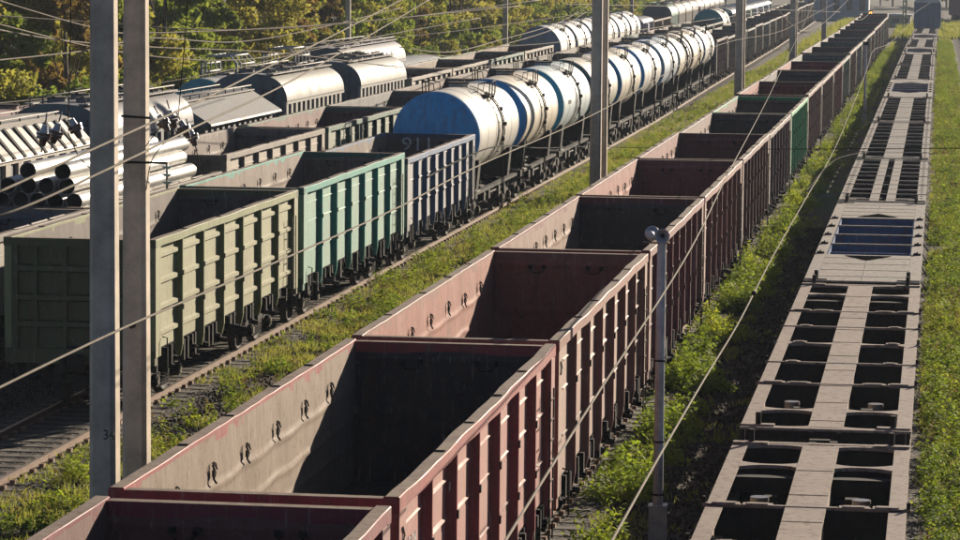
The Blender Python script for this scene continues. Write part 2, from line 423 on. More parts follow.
# ------------------------------------------------------------------ open gondola
HL = 6.85
def gondola(name='gondola_wagon', nb=7, ridges=False, top=3.48, seed=0, hat=.24, rings=True, prot=.125):
    rd = random.Random(seed); root = empty(name)
    xo, xi = 1.425, 1.385; zb = 1.25; px = xo+prot
    ph = [rd.uniform(0, 6.28) for _ in range(8)]
    bend = lambda y, amp=.006: amp*math.sin(y*1.3+ph[0])+amp*.8*math.sin(y*2.9+ph[1])+amp*.5*math.sin(y*6.1+ph[2])
    for s in (-1, 1):
        b = MB(); pit = (2*HL-.7)/nb; y0 = -HL+.35
        for k in range(nb):
            a, c = y0+k*pit, y0+(k+1)*pit; bu = rd.uniform(-.03, .022)
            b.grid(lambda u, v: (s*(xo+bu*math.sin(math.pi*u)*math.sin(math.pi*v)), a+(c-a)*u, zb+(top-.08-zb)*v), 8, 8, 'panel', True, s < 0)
            if ridges:
                for q in range(4):
                    z = zb+.30+q*.52; e = .16
                    for (yA, yB) in ((a+e, c-e),):
                        vs = [(s*xo, yA-.05, z-.07), (s*xo, yB+.05, z-.07), (s*xo, yB+.05, z+.07), (s*xo, yA-.05, z+.07), (s*(xo+.06), yA, z-.035), (s*(xo+.06), yB, z-.035), (s*(xo+.06), yB, z+.035), (s*(xo+.06), yA, z+.035)]
                        b.add(vs, [(4, 5, 6, 7), (0, 1, 5, 4), (1, 2, 6, 5), (2, 3, 7, 6), (3, 0, 4, 7)], 'panel')
            else:
                for z in (zb+.62, zb+1.32, zb+1.78):
                    zz = z+rd.uniform(-.02, .02)
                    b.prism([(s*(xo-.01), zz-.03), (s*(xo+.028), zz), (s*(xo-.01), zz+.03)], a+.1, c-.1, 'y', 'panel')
        # corner plates
        for e in (-1, 1):
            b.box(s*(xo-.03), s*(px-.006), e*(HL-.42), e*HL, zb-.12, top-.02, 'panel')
        for k in range(0, nb+1):
            y = y0+k*pit
            if k in (0, nb): continue
            w = hat/2
            vs = []
            for z, f, o in ((zb-.34, .5, -.05), (zb-.1, .9, 0), (zb+.5, 1, 0), (top-.14, .85, 0)):
                vs += [(s*(xo-.02), y-w*f, z), (s*(px+o), y-w*f*.30, z), (s*(px+o), y+w*f*.30, z), (s*(xo-.02), y+w*f, z)]
            fs = []
            for j in range(3):
                for i in range(3): fs.append((j*4+i, j*4+i+1, (j+1)*4+i+1, (j+1)*4+i))
            fs += [(0, 1, 2, 3)]
            b.add(vs, fs, 'paint')
            for z in (zb+.62, zb+1.32): b.box(s*(px-.01), s*(px+.02), y-.03, y+.03, z, z+.1, 'under')
        # inner plate with pressed lines
        def inner(u, v):
            y = -HL+.05+u*(2*HL-.1); z = 1.38+(top-.05-1.38)*v
            x = xi-.018*abs(math.sin((y-y0)/pit*math.pi))*math.sin(math.pi*v)
            for zl in (2.02, 2.38, 2.83):
                d = abs(z-zl-.035*abs(math.sin((y-y0)/pit*math.pi))*-1)
                if d < .055: x -= .03*(1-d/.055)
            return (s*(x+bend(y*2+z, .004)), y, z)
        b.grid(inner, 84, 48, 'inner', True, s > 0)
        # top chord
        n = 28; vs = []; fs = []; xa, xb2 = 1.39, px+.005; off = []
        for i in range(n+1):
            y = -HL+2*HL*i/n; dx, dz = bend(y), bend(y+3, .004)
            off.append((y, dx, dz))
            vs += [(s*(xa+dx), y, top-.15+dz), (s*(xb2+dx), y, top-.15+dz), (s*(xb2+.0+dx), y, top-.010+dz), (s*(xb2-.010+dx), y, top+dz), (s*(xa+.008+dx), y, top+dz), (s*(xa+dx), y, top-.008+dz)]
        for i in range(n):
            for j in range(6): fs.append((i*6+j, i*6+(j+1) % 6, (i+1)*6+(j+1) % 6, (i+1)*6+j))
        fs += [tuple(range(6)), tuple(range(n*6, n*6+6))]
        b.add(vs, fs, 'paint')
        # lid of bare worn metal on the chord, 3 mm proud
        vs = []
        for y, dx, dz in off: vs += [(s*(xa+.012+dx), y, top+dz+.003), (s*(xb2-.014+dx), y, top+dz+.003)]
        b.add(vs, [(i*2, i*2+1, i*2+3, i*2+2) for i in range(n)], 'chord')
        for k in range(1, 5): y = -HL+k*2.7+rd.uniform(-.5, .5); b.box(s*(xa+.02), s*(xb2-.02), y, y+.02, top+.002, top+.02, 'under')
        # bottom chord
        b.box(s*(xo-.06), s*(xo-.004), -HL+.36, HL-.36, zb-.02, zb+.06, 'under')
        # ladder and steps near one end
        sw = b.build('side_wall', root)
        if True:
            e = 1 if s > 0 else -1
            ladder(s*(px+.03), e*(HL-.62), .55, 2.9, .4, 'y', 8).build('ladder', root)
            h = MB(); h.path([(s*(px), -e*(HL-.5), 1.5), (s*(px+.1), -e*(HL-.5), 1.48), (s*(px+.1), -e*(HL-.5), .8), (s*(px), -e*(HL-.5), .75)], .015, 'under', 5); h.build('grab_rail', root)
        if rings:
            for k in range(nb-1):
                y = y0+(k+1)*pit; z = top-.42+rd.uniform(-.03, .03); x = s*(xi-.03)
                h = MB(); h.path([(x, y-.03, z+.05), (x-s*.04, y-.04, z+.02), (x-s*.05, y+.02, z-.03), (x-s*.03, y+.04, z+.03), (x, y+.03, z+.05)], .010, 'under', 5)
                h.path([(x, y, z+.02), (x-s*.03, y+.02, z-.07), (x-s*.02, y-.03, z-.14), (x-s*.04, y+.03, z-.2)], .014, 'under', 5)
                h.box(x, x-s*.03, y-.04, y+.04, z-.12, z-.04, 'under')
                h.build('lashing_hook', root)
    for e in (-1, 1):
        b = MB(); Y = HL
        b.box(-1.38, 1.38, e*(Y-.14), e*(Y-.10), zb, top-.1, 'paint')
        def innr(u, v):
            x = -1.37+2.74*u; z = 1.38+(top-.04-1.38)*v; d = .0
            for zl in (top-.25, 2.35):
                q = abs(z-zl)
                if q < .07: d = .03*(1-q/.07)
            return (x, e*(Y-.145-d-.012*math.sin(math.pi*u)*abs(math.sin(3*math.pi*v))), z)
        b.grid(innr, 10, 44, 'inner', True, e < 0)
        b.box(-px, px, e*(Y-.15), e*(Y+.02), top-.17, top-.015, 'paint')
        b.add([(-1.36, e*(Y-.14), top-.012), (1.36, e*(Y-.14), top-.012), (1.36, e*(Y+.01), top-.012), (-1.36, e*(Y+.01), top-.012)], [(0, 1, 2, 3)], 'chord')
        for x in (-1.33, -.92, -.32, .32, .92, 1.33):
            w = .07 if abs(x) < 1.3 else .09
            b.box(x-w/2-.01, x+w/2+.01, e*(Y-.10), e*(Y-.01), zb-.2, top-.17, 'paint')
        for z in (top-.62, 2.28, 1.75): b.prism([(e*(Y-.10), z-.08), (e*(Y+.015), z-.045), (e*(Y+.015), z+.045), (e*(Y-.10), z+.08)], -1.35, 1.35, 'x', 'paint')
        b.box(-px+.02, px-.02, e*(Y-.2), e*(Y+.03), zb-.28, zb+.02, 'paint')
        b.build('end_wall', root)
        for x in (-.55, .55):
            h = MB(); yy = e*(Y-.17); t = -e*.05
            h.path([(x-.13, yy, top-.3), (x-.13, yy+t, top-.32), (x-.08, yy+t, top-.39), (x+.08, yy+t, top-.39), (x+.13, yy+t, top-.32), (x+.13, yy, top-.3)], .013, 'under', 5)
            for q in (-.13, .13): h.box(x+q-.04, x+q+.04, yy, yy+t, top-.32, top-.25, 'under')
            h.build('handle', root)
    b = MB(); b.box(-1.38, 1.38, -HL+.14, HL-.14, 1.36, 1.40, 'inner')
    for k in range(nb): y = -HL+.35+k*(2*HL-.7)/nb; b.box(-1.36, 1.36, y-.05, y+.05, 1.401, 1.43, 'inner')
    b.box(-.15, .15, -HL+.15, HL-.15, 1.401, 1.46, 'inner'); b.build('floor', root)
    b = MB(); b.box(-.28, .28, -HL, HL, .98, 1.34, 'under')
    for k in range(nb+1):
        y = -HL+.35+k*(2*HL-.7)/nb; b.box(-1.36, 1.36, y-.06, y+.06, 1.1, 1.34, 'under')
    for s in (-1, 1):
        for k in range(nb):
            y = -HL+.35+(k+.5)*(2*HL-.7)/nb
            b.add([(s*.3, y-.75, 1.3), (s*.3, y+.75, 1.3), (s*1.3, y+.75, 1.16), (s*1.3, y-.75, 1.16)], [(0, 1, 2, 3)], 'under')
            for q in (-.55, -.2, .25, .6):
                hh = rd.uniform(.15, .5); yy = y+q+rd.uniform(-.08, .08)
                b.box(s*1.30, s*(1.40+rd.random()*.12), yy-.05, yy+.045, 1.22-hh, 1.22, 'under')
                if rd.random() < .6: b.cyl((s*1.36, yy-.05, 1.2-hh), (s*1.5, yy+.08, 1.16-hh), .06, 'under', seg=7)
                if rd.random() < .4: b.path([(s*1.4, yy, 1.2), (s*1.46, yy+.1, 1.0), (s*1.4, yy+.25, .92)], .018, 'under', 4)
    b.cyl((-.6, -1.2, .9), (-.6, -.3, .9), .22, 'under'); b.cyl((.7, 1.0, .9), (.7, 1.8, .9), .2, 'under')
    for s in (-1, 1): b.path([(s*.9, -HL+.3, .95), (s*.95, -1.5, .85), (s*.9, 1.5, .85), (s*.9, HL-.3, .95)], .025, 'under', 5)
    b.build('underframe', root)
    add_gear(root, HL, 4.4)
    return root

# ------------------------------------------------------------------ tank wagon
def tank_wagon(bands=True, cage=False, seed=0):
    rd = random.Random(seed); root = empty('tank_wagon'); r = 1.5; zc = 3.1; L = 4.95
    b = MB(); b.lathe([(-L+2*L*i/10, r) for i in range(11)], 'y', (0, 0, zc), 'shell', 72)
    for y in (-L*.96, -L*.6, -L*.2, L*.2, L*.6, L*.96): b.lathe([(y-.025, r-.004), (y-.018, r+.007), (y+.018, r+.007), (y+.025, r-.004)], 'y', (0, 0, zc), 'tank', 72, smooth=False)
    # stain band of spilled load round the filling dome
    b.build('tank_shell', root)
    for e in (-1, 1):
        b = MB(); pr = [(e*(L+.55*math.sin(t)), r*math.cos(t)) for t in np.linspace(0, math.pi/2-.001, 10)]
        b.lathe(pr, 'y', (0, 0, zc), 'tank', 64); b.build('tank_head', root)
    b = MB()
    for y in (-.55, .55): b.lathe([(y-.04, r+.02), (y-.04, r+.035), (y+.04, r+.035), (y+.04, r+.02)], 'y', (0, 0, zc), 'under', 64)
    b.build('strap', root)
    b = MB(); b.cyl((0, 0, zc+r-.08), (0, 0, zc+r+.1), .36, 'tank', seg=24); b.cyl((0, 0, zc+r+.1), (0, 0, zc+r+.15), .4, 'under', seg=24)
    b.cyl((0, .75, zc+r-.05), (0, .75, zc+r+.2), .1, 'under', seg=10); b.build('manhole', root)
    for s in (-1, 1):
        b = MB()
        b.box(s*.7, s*1.2, -.7, .7, zc+1.2, zc+1.23, 'under')
        for y in (-.8, 0, .8):
            b.path([(s*1.18, y*.87, zc+1.2), (s*1.2, y*.87, zc+1.68)], .024, 'under', 5); b.path([(s*1.1, y*.87, zc+.95), (s*1.18, y*.87, zc+1.22)], .02, 'under', 5)
        b.path([(s*1.2, -.7, zc+1.68), (s*1.2, .7, zc+1.68)], .02, 'under', 5)
        for y in (-.7, .7): b.path([(s*.75, y, zc+1.22), (s*.8, y, zc+1.6), (s*1.2, y, zc+1.68)], .02, 'under', 5)
        b.build('platform', root)
    for s in (-1, 1):
        b = MB()
        for a in (-.22, .22): b.path([(s*(r+.12)*math.cos(t), a, zc+(r+.12)*math.sin(t)) for t in np.linspace(.95, -.25, 8)]+[(s*(r+.1), a, .8)], .022, 'under', 5)
        for t in np.linspace(.9, -.5, 9): b.path([(s*(r+.12)*math.cos(t), -.22, zc+(r+.12)*math.sin(t)), (s*(r+.12)*math.cos(t), .22, zc+(r+.12)*math.sin(t))], .02, 'under', 5)
        for t in np.linspace(.8, -.3, 4): b.box(s*(r+.02)*math.cos(t), s*(r+.13)*math.cos(t), .62, .74, zc+r*math.sin(t), zc+r*math.sin(t)+.13, 'under')
        b.build('ladder', root)
    if cage:
        for y in (0,):
            b = MB()
            for dy in (-1.7, -.9, 0, .9, 1.7):
                b.path([(-.85, y+dy, zc+r-.3), (-.85, y+dy, zc+r+.6), (-.55, y+dy, zc+r+.95), (.55, y+dy, zc+r+.95), (.85, y+dy, zc+r+.6), (.85, y+dy, zc+r-.3)], .06 if abs(dy) > 1.5 else .04, 'tank', 6)
            for x, z in ((-.85, .55), (-.55, .95), (.55, .95), (.85, .55), (-.85, .15), (.85, .15)): b.path([(x, y-1.7, zc+r+z), (x, y+1.7, zc+r+z)], .045, 'tank', 5)
            b.build('guard_cage', root)
    b = MB(); b.box(-.3, .3, -5.9, 5.9, .95, 1.3, 'under')
    for y in (-3.9, 3.9):
        b.prism([(-1.25, 1.2), (1.25, 1.2), (1.35, 2.25)]+[(1.48*math.cos(t), zc+1.48*math.sin(t)) for t in np.linspace(-.6, math.pi-2.54-math.pi, 9)]+[(-1.35, 2.25)], y-.28, y+.28, 'y', 'under')
    for e in (-1, 1):
        b.box(-1.5, 1.5, e*5.5, e*5.9, 1.05, 1.3, 'under')
        b.path([(-1.45, e*5.85, 1.3), (-1.45, e*5.85, 2.1), (1.45, e*5.85, 2.1), (1.45, e*5.85, 1.3)], .025, 'under', 5)
    b.cyl((-.5, -1, .85), (-.5, 0, .85), .22, 'under'); b.cyl((.6, .6, .8), (.6, 1.5, .8), .25, 'under')
    for s in (-1, 1):
        b.path([(s*.35, -3.6, 1.1), (s*1.2, -2.6, .9), (s*1.2, 2.6, .9), (s*.35, 3.6, 1.1)], .04, 'under', 5)
        for y in (-2.4, -1.2, 1.3, 2.5): b.box(s*1.1, s*1.3, y-.2, y+.2, .75, 1.05, 'under')
    b.build('underframe', root)
    for s in (-1, 1):
        b = MB(); b.box(s*1.22, s*1.40, -5.5, 5.5, 1.12, 1.22, 'under'); b.box(s*1.2, s*1.41, -5.4, -4.2, 1.221, 1.25, 'deck'); b.build('side_sill', root)
    add_gear(root, 5.9, 3.9)
    return root

# ------------------------------------------------------------------ covered hoppers, boxcars
def hopper_wagon(kind='round', hl=5.6, seed=0):
    rd = random.Random(seed); root = empty('hopper_wagon')
    ez = 3.6; tz = 4.65
    if kind == 'round': roof = [(1.52, ez)]+[(1.52*math.cos(t)**.75, ez+(tz-ez)*math.sin(t)**.9) for t in np.linspace(.02, math.pi/2, 12)]
    elif kind == 'gable': roof = [(1.75, 3.35), (1.72, 3.42), (.55, 4.15), (0, 4.25)]
    else: roof = [(1.6, 3.58), (1.56, 3.66), (.95, 4.32), (.6, 4.42), (0, 4.46)]
    prof = roof+[(-x, z) for x, z in roof[::-1][1:]]
    b = MB(); ov = .15 if kind != 'round' else 0
    b.prism(prof, -hl-ov, hl+ov, 'y', 'tank', kind == 'round', caps=False)
    for e in (-1, 1): b.add([(x, e*(hl+ov), z) for x, z in prof], [tuple(range(len(prof)))], 'hopdark')
    if kind == 'ribbed':
        y = -hl+.3
        while y < hl:
            for s in (-1, 1): b.add([(s*1.6, y-.08, 3.60), (s*1.6, y+.08, 3.60), (s*.97, y+.08, 4.335), (s*.97, y-.08, 4.335), (s*1.63, y-.08, 3.62), (s*1.63, y+.08, 3.62), (s*.99, y+.08, 4.37), (s*.99, y-.08, 4.37)], [(4, 5, 6, 7), (0, 4, 7, 3), (1, 2, 6, 5), (0, 1, 5, 4)], 'under')
            y += .74
    b.build('roof', root)
    eh = roof[0][1]
    b = MB()
    b.prism([(-1.42, eh), (-1.42, 2.0), (-.7, 1.3), (.7, 1.3), (1.42, 2.0), (1.42, eh)], -hl+.03, hl-.03, 'y', 'hopdark')
    for s in (-1, 1):
        y = -hl+.08
        while y < hl:
            b.box(s*1.40, s*1.52, y-.17, y+.17, 1.5, eh-.003, 'tank'); y += .86
        b.box(s*1.40, s*1.5, -hl, hl, 1.35, 1.55, 'tank'); b.box(s*1.40, s*1.53, -hl, hl, eh-.1, eh-.004, 'tank')
    b.build('body', root)
    if kind != 'ribbed':
        for y in ((-3.9, -1.3, 1.3, 3.9) if kind == 'round' else ()):
            for s in (-.45, .45):
                b = MB(); b.cyl((s, y, tz-.12), (s, y, tz+.1), .3, 'tank', seg=16); b.cyl((s, y, tz+.1), (s, y, tz+.13), .33, 'under', seg=16); b.box(s-.05, s+.05, y-.38, y+.38, tz+.13, tz+.17, 'under'); b.build('hatch', root)
    b = MB(); zt = roof[-1][1]
    for s in (-1, 1):
        xx = .85 if kind == 'round' else .6; zz = zt-.03 if kind == 'round' else zt-.12
        b.box(s*(xx-.14), s*(xx+.14), -hl, hl, zz, zz+.04, 'deck')
        for y in np.linspace(-hl+.2, hl-.2, 9): b.box(s*(xx-.02), s*(xx+.02), y-.02, y+.02, zz-.1, zz+.16, 'under')
        b.path([(s*xx, -hl, zz+.18), (s*xx, hl, zz+.18)], .02, 'deck', 5)
    b.build('walkway', root)
    for e in (-1, 1): ladder(.8, e*(hl+.12), 1.1, eh+.6, .4, 'x', 9).build('ladder', root)
    b = MB(); b.box(-.3, .3, -hl-.3, hl+.3, .95, 1.3, 'under')
    for e in (-1, 1):
        b.box(-1.5, 1.5, e*(hl-.1), e*(hl+.3), 1.1, 1.32, 'under')
    for y in (-1.6, 1.6): b.prism([(-1.2, 1.35), (-.4, .55), (.4, .55), (1.2, 1.35)], y-.6, y+.6, 'y', 'under')
    b.build('underframe', root)
    add_gear(root, hl+.3, 3.8); return root

def boxcar(hl=6.6, h=4.5, door=True):
    root = empty('boxcar')
    b = MB(); b.box(-1.45, 1.45, -hl, hl, 1.15, h-.5, 'paint')
    for s in (-1, 1):
        for y in np.linspace(-hl+.05, hl-.05, 13):
            if abs(y) > 1.1 or not door: b.box(s*1.45, s*1.52, y-.05, y+.05, 1.2, h-.55, 'paint')
        for z in (1.2, h-.6): b.box(s*1.44, s*1.535, -hl, hl, z, z+.1, 'paint')
    for e in (-1, 1):
        for x in (-1.4, -.7, 0, .7, 1.4): b.box(x-.05, x+.05, e*hl, e*(hl+.07), 1.2, h-.5, 'paint')
        for z in (2, 2.9): b.box(-1.42, 1.42, e*hl, e*(hl+.06), z, z+.09, 'paint')
    b.build('body', root)
    b = MB(); prof = [(1.56, h-.5), (1.5, h-.38)]+[(1.45*math.cos(t), h-.35+.35*math.sin(t)) for t in np.linspace(.1, math.pi-.1, 11)]+[(-1.5, h-.38), (-1.56, h-.5)]
    b.prism(prof, -hl-.12, hl+.12, 'y', 'roof')
    for y in np.linspace(-hl, hl, 12): b.prism([(x*1.004, z+.02) for x, z in prof], y-.03, y+.03, 'y', 'roof')
    b.build('roof', root)
    if door:
        for s in (-1, 1):
            b = MB(); b.box(s*1.5, s*1.58, -1.05, 1.05, 1.25, h-.7, 'paint')
            for z in (1.6, 2.3, 3.0): b.box(s*1.58, s*1.61, -1, 1, z, z+.08, 'paint')
            b.build('door', root)
    b = MB(); b.box(-.3, .3, -hl-.2, hl+.2, .95, 1.15, 'under'); b.box(-1.4, 1.4, -hl, hl, 1.05, 1.147, 'under'); b.build('underframe', root)
    add_gear(root, hl+.2, hl-2.1); return root

# ------------------------------------------------------------------ container flat wagons
def flat_wagon(kind, L):
    root = empty('flat_wagon'); h = L/2; zt = 1.3; d = 'deck'; hw = 1.42
    for s in (-1, 1):
        b = MB(); w = .25 if kind == 'A' else .3
        b.box(s*(hw-w), s*hw, -h+.02, h-.02, zt-.015, zt, d)
        b.box(s*(hw-.1), s*(hw-.08), -h+.02, h-.02, zt-.45, zt-.016, d); b.box(s*(hw-w), s*(hw-.01), -h+.02, h-.02, zt-.47, zt-.45, d)
        b.build('side_sill', root)
    lock = []
    def bar(y, w=.08, z=zt+.02, name='crossbar', web='under'):
        q = MB(); q.box(-hw-.02, hw+.02, y-w/2, y+w/2, z-.045, z, d); q.box(-hw+.12, hw-.12, y-.02, y+.02, z-.5, z-.046, web); return q.build(name, root)
    def gusset(y, half=.32, wide=.35):
        q = MB(); n = 12
        for s in (-1, 1):
            P = []
            for i in range(n+1):
                t = i/n; x = .2+t*(hw-.25-.2+.02); wd = .06+(wide*.75)*(max(0, 1-t*2.2)**2+max(0, t*2.2-1.2)**2*.9)
                P.append((s*x, wd))
            vs = [(x, y-w2, zt+.004) for x, w2 in P]+[(x, y+w2, zt+.004) for x, w2 in P]+[(x, y-w2, zt-.05) for x, w2 in P]+[(x, y+w2, zt-.05) for x, w2 in P]
            m_ = n+1; fs = []
            for i in range(n): fs += [(i, i+1, m_+i+1, m_+i), (i, i+1, 2*m_+i+1, 2*m_+i), (m_+i, m_+i+1, 3*m_+i+1, 3*m_+i)]
            q.add(vs, fs, d)
        q.box(-hw+.02, hw-.02, y-.03, y+.03, zt-.55, zt-.051, 'under'); q.build('cross_member', root)
    def locks(y, big=True):
        for s in (-1, 1):
            q = MB(); L2 = .95 if big else .62
            q.box(s*(hw-L2), s*(hw-L2*.55), y-.10, y+.10, zt+.021, zt+.032, d); q.box(s*(hw-L2+.06), s*(hw-L2*.55-.06), y-.06, y+.06, zt+.033, zt+.045, d)
            if big: q.box(s*(hw-L2*.5), s*(hw-.03), y-.11, y+.11, zt+.021, zt+.034, d); q.box(s*(hw-L2*.5+.05), s*(hw-.1), y-.07, y+.07, zt+.035, zt+.05, d)
            q.cyl((s*(hw+.03), y, zt-.02), (s*(hw+.03), y, zt+.12), .03, 'under', seg=6); q.box(s*(hw-.02), s*(hw+.06), y-.04, y+.04, zt-.03, zt+.03, d)
            q.build('container_lock', root)
    def spine(x0, x1, nm='spine'):
        q = MB(); q.box(x0, x1, -h+.25, h-.25, zt-.02, zt+.008, d); q.box(x0+.03, x0+.05, -h+.25, h-.25, zt-.5, zt-.021, d); q.box(x1-.05, x1-.03, -h+.25, h-.25, zt-.5, zt-.021, d); q.box(x0, x1, -h+.25, h-.25, zt-.52, zt-.5, d)
        y = -h+1.
        while y < h-1: q.box(x0+.005, x1-.005, y, y+.03, zt+.009, zt+.016, d); y += 2.3
        q.build(nm, root)
    for e in (-1, 1):
        q = MB(); q.box(-hw, hw, e*(h-.16), e*h, zt-.03, zt+.012, d); q.box(-hw+.03, hw-.03, e*(h-.13), e*(h-.03), zt-.55, zt-.031, 'under'); q.box(-1.41, -.85, e*(h-.32), e*(h-.143), zt+.002, zt+.04, d); q.box(.85, 1.41, e*(h-.32), e*(h-.143), zt+.002, zt+.04, d)
        for s in (-1, 1): q.cyl((s*1.12, e*(h-.2), zt+.02), (s*1.12, e*(h-.2), zt+.24), .05, 'under', seg=7)
        q.build('end_beam', root)
    if kind == 'A':
        spine(-.29, .29)
        for e in (-1, 1): gusset(e*(h-2.35)); gusset(e*(h-.22), wide=.25)
        for t, big in ((-6.3, True), (-3.2, False), (2.9, False), (5.9, True)):
            bar(t*h/11.95); locks(t*h/11.95, big)
        gusset(0, wide=.2); locks(0.0, False)
        q = MB()
        for s in (-1, 1):
            for e in (-1, 1):
                q.path([(s*.4, e*(h-5.4), .95), (s*1.1, e*(h-3.9), .8)], .03, 'under', 5); q.cyl((s*.75, e*(h-4.5), .9), (s*.75, e*(h-4.5), 1.15), .14, 'steel', seg=10)
                q.box(s*.5, s*.7, e*(h-4.2), e*(h-4.0), .8, 1.1, 'under')
        q.cyl((-.8, .8, .8), (-.8, 1.8, .8), .2, 'under'); q.build('brake_gear', root)
    elif kind == 'B':
        e0, e1 = -h+7.1, h-6.4
        for (a, c, s) in ((-h+.145, e0, 1), (e1, h-.145, -1)):
            q = MB()
            q.box(-hw+.305, hw-.305, a, c, zt-.02, zt+.004, d)
            for y in np.linspace(a+1, c-1, 4): q.box(-hw+.31, hw-.31, y, y+.02, zt+.005, zt+.012, d)
            q.box(-.01, .01, a, c, zt+.005, zt+.013, d)
            q.build('deck_plate', root)
        for (y, s) in ((e0-.35, -1), (e1+.35, 1)):
            q = MB()
            q.add([(-.62, y, zt+.0125), (.62, y, zt+.0125), (0, y+s*1.3, zt+.0125), (-.62, y, zt+.02), (.62, y, zt+.02), (0, y+s*1.3, zt+.02)], [(3, 4, 5), (0, 1, 4, 3), (1, 2, 5, 4), (2, 0, 3, 5)], 'black')
            q.build('warning_triangle', root)
        q = MB(); q.box(-1.1, 1.1, e0, e1, .62, .66, 'blue')
        for y in np.linspace(e0+2, e1-2, 4): q.box(-1.1, 1.1, y-.03, y+.03, .661, 1.18, 'blue')
        for s in (-1, 1): q.box(s*1.08, s*1.11, e0, e1, .66, 1.27, 'blue')
        for y in (e0, e1): q.box(-1.08, 1.08, y-.012, y+.012, .66, 1.27, 'blue')
        q.build('well_floor', root)
        for t in (.28, .53, .78): bar(e0+(e1-e0)*t, .12, zt+.0, web='blue')
        for y in np.linspace(e0+.3, e1-.3, 5):
            for s in (-1, 1):
                q = MB(); q.box(s*(hw-.24), s*(hw-.04), y-.1, y+.1, zt+.002, zt+.05, 'under'); q.box(s*(hw-.16), s*(hw-.12), y-.14, y+.14, zt+.03, zt+.09, 'under'); q.build('container_lock', root)
        for y in np.linspace(-h+2, h-2, 7):
            q = MB(); q.path([(hw-.02, y, zt-.1), (hw+.13, y-.4, zt-.35)], .025, 'under', 5); q.build('strut', root)
    else:
        if kind == 'C': spine(-.42, -.12); spine(.12, .42)
        else: spine(-.37, .37)
        n = 10
        for i in range(n):
            y = -h+1.1+i*(L-2.2)/(n-1)
            if i % 2 == 1: bar(y)
            else: gusset(y, wide=.10)
        q = MB(); y = -h+.8
        while y < h-.6:
            for s in (-1, 1): q.box(s*(hw-.2), s*(hw-.1), y-.08, y+.08, zt+.001, zt+.012, 'under')
            y += .95
        q.build('lock_sockets', root)
    q = MB()
    for e in (-1, 1): q.box(-1.2, 1.2, e*(h-3.0), e*(h-2.7), .95, 1.2, 'under')
    q.path([(.7, -h+3, .9), (.7, h-3, .9)], .03, 'under', 5); q.path([(-.75, -h+3, .88), (-.75, h-3, .88)], .03, 'under', 5)
    q.build('brake_pipe', root)
    add_gear(root, h, h-2.85)
    return root

# ------------------------------------------------------------------ prototypes and placing
protos = {}
def use(key, maker):
    if key not in protos:
        o = maker(); index_kids(); protos[key] = o; return o
    return copy_tree(protos[key])
def put(o, tr, ya, yb, L):
    Y = (ya+yb)/2; x = track_x(tr, Y); dx = track_x(tr, yb)-track_x(tr, ya)
    o.location = (x, Y, 0); o.rotation_euler.z = -math.atan2(dx, yb-ya); o.scale = (1, (yb-ya)/L, 1)
ORD = ['first', 'second', 'third', 'fourth', 'fifth', 'sixth', 'seventh', 'eighth', 'ninth', 'tenth', 'eleventh', 'twelfth', 'thirteenth', 'fourteenth', 'fifteenth', 'sixteenth', 'seventeenth', 'eighteenth', 'nineteenth', 'twentieth', 'twenty-first', 'twenty-second', 'twenty-third', 'twenty-fourth']
def gondola_of(v):
    return {'six': lambda: gondola(nb=7, seed=1), 'eight': lambda: gondola(nb=8, seed=2), 'ridged': lambda: gondola(nb=7, ridges=True, seed=3), 'low': lambda: gondola(nb=8, top=3.27, seed=4), 'lower': lambda: gondola(nb=9, top=3.05, seed=5), 'nine': lambda: gondola(nb=7, seed=6, hat=.2)}[v]
GL = 2*HL
RED = (.22, .022, .04); PNK = (.24, .10, .08); DRK = (.06, .045, .045); GRY = (.14, .13, .125); GRN = (.01, .36, .14)
TEAL = (.02, .34, .26)
# middle train (C)
mid = [('six', 16.9, 31.1, RED, (.12, .05, .045), 'maroon gondola cut off by the bottom edge of the photo'),
       ('six', 31.65, 44.97, (.34, .05, .048), (.19, .135, .095), 'maroon gondola with a grey-brown inner wall and black far wall, second from the bottom'),
       ('nine', 45.47, 59.54, (.28, .10, .07), (.27, .085, .06), 'gondola with reddish pink inner walls behind the grey-brown one'),
       ('eight', 60.11, 73.99, (.20, .04, .04), (.22, .13, .10), 'gondola with dark brown inner end wall behind the loudspeaker post'),
       ('nine', 74.48, 88.49, (.24, .07, .055), (.26, .085, .07), 'gondola with maroon inner end wall beside the twin concrete poles'),
       ('eight', 89.1, 102.8, (.15, .035, .035), (.19, .06, .055), 'dark maroon gondola, sixth from the bottom in the middle train'),
       ('six', 103.4, 117.88, (.10, .04, .045), (.15, .09, .08), 'brown-black gondola just in front of the bright green one'),
       ('nine', 118.5, 133.29, GRN, (.12, .07, .06), 'bright green gondola in the middle train'),
       ('eight', 133.9, 149.1, (.13, .035, .035), (.24, .055, .05), 'dark brown gondola just behind the bright green one'),
       ('six', 149.7, 166.0, (.12, .055, .05), (.06, .06, .065), 'brown gondola, second behind the bright green one'),
       ('nine', 166.5, 181.5, (.19, .035, .04), (.24, .05, .05), 'maroon gondola, third behind the bright green one'),
       ('eight', 182.0, 196.2, (.06, .13, .12), (.10, .14, .13), 'dark teal gondola, fourth behind the bright green one'),
       ('six', 196.7, 211.3, (.15, .06, .055), (.08, .08, .08), 'brown gondola, fifth behind the bright green one'),
       ('nine', 211.8, 226.5, (.10, .13, .12), (.09, .13, .10), 'grey-green gondola, sixth behind the bright green one')]
cols = [GRY, (.10, .12, .12), (.13, .08, .07), (.07, .10, .10), (.15, .06, .055), (.11, .11, .11), (.08, .10, .09), (.12, .07, .06), GRY, (.13, .07, .06), (.09, .09, .1)]
names = ['grey', 'slate grey', 'brown', 'dark teal', 'maroon', 'mid grey', 'dark green', 'dull brown', 'dusty grey', 'dark brown', 'blackish grey']
Y = 227.1
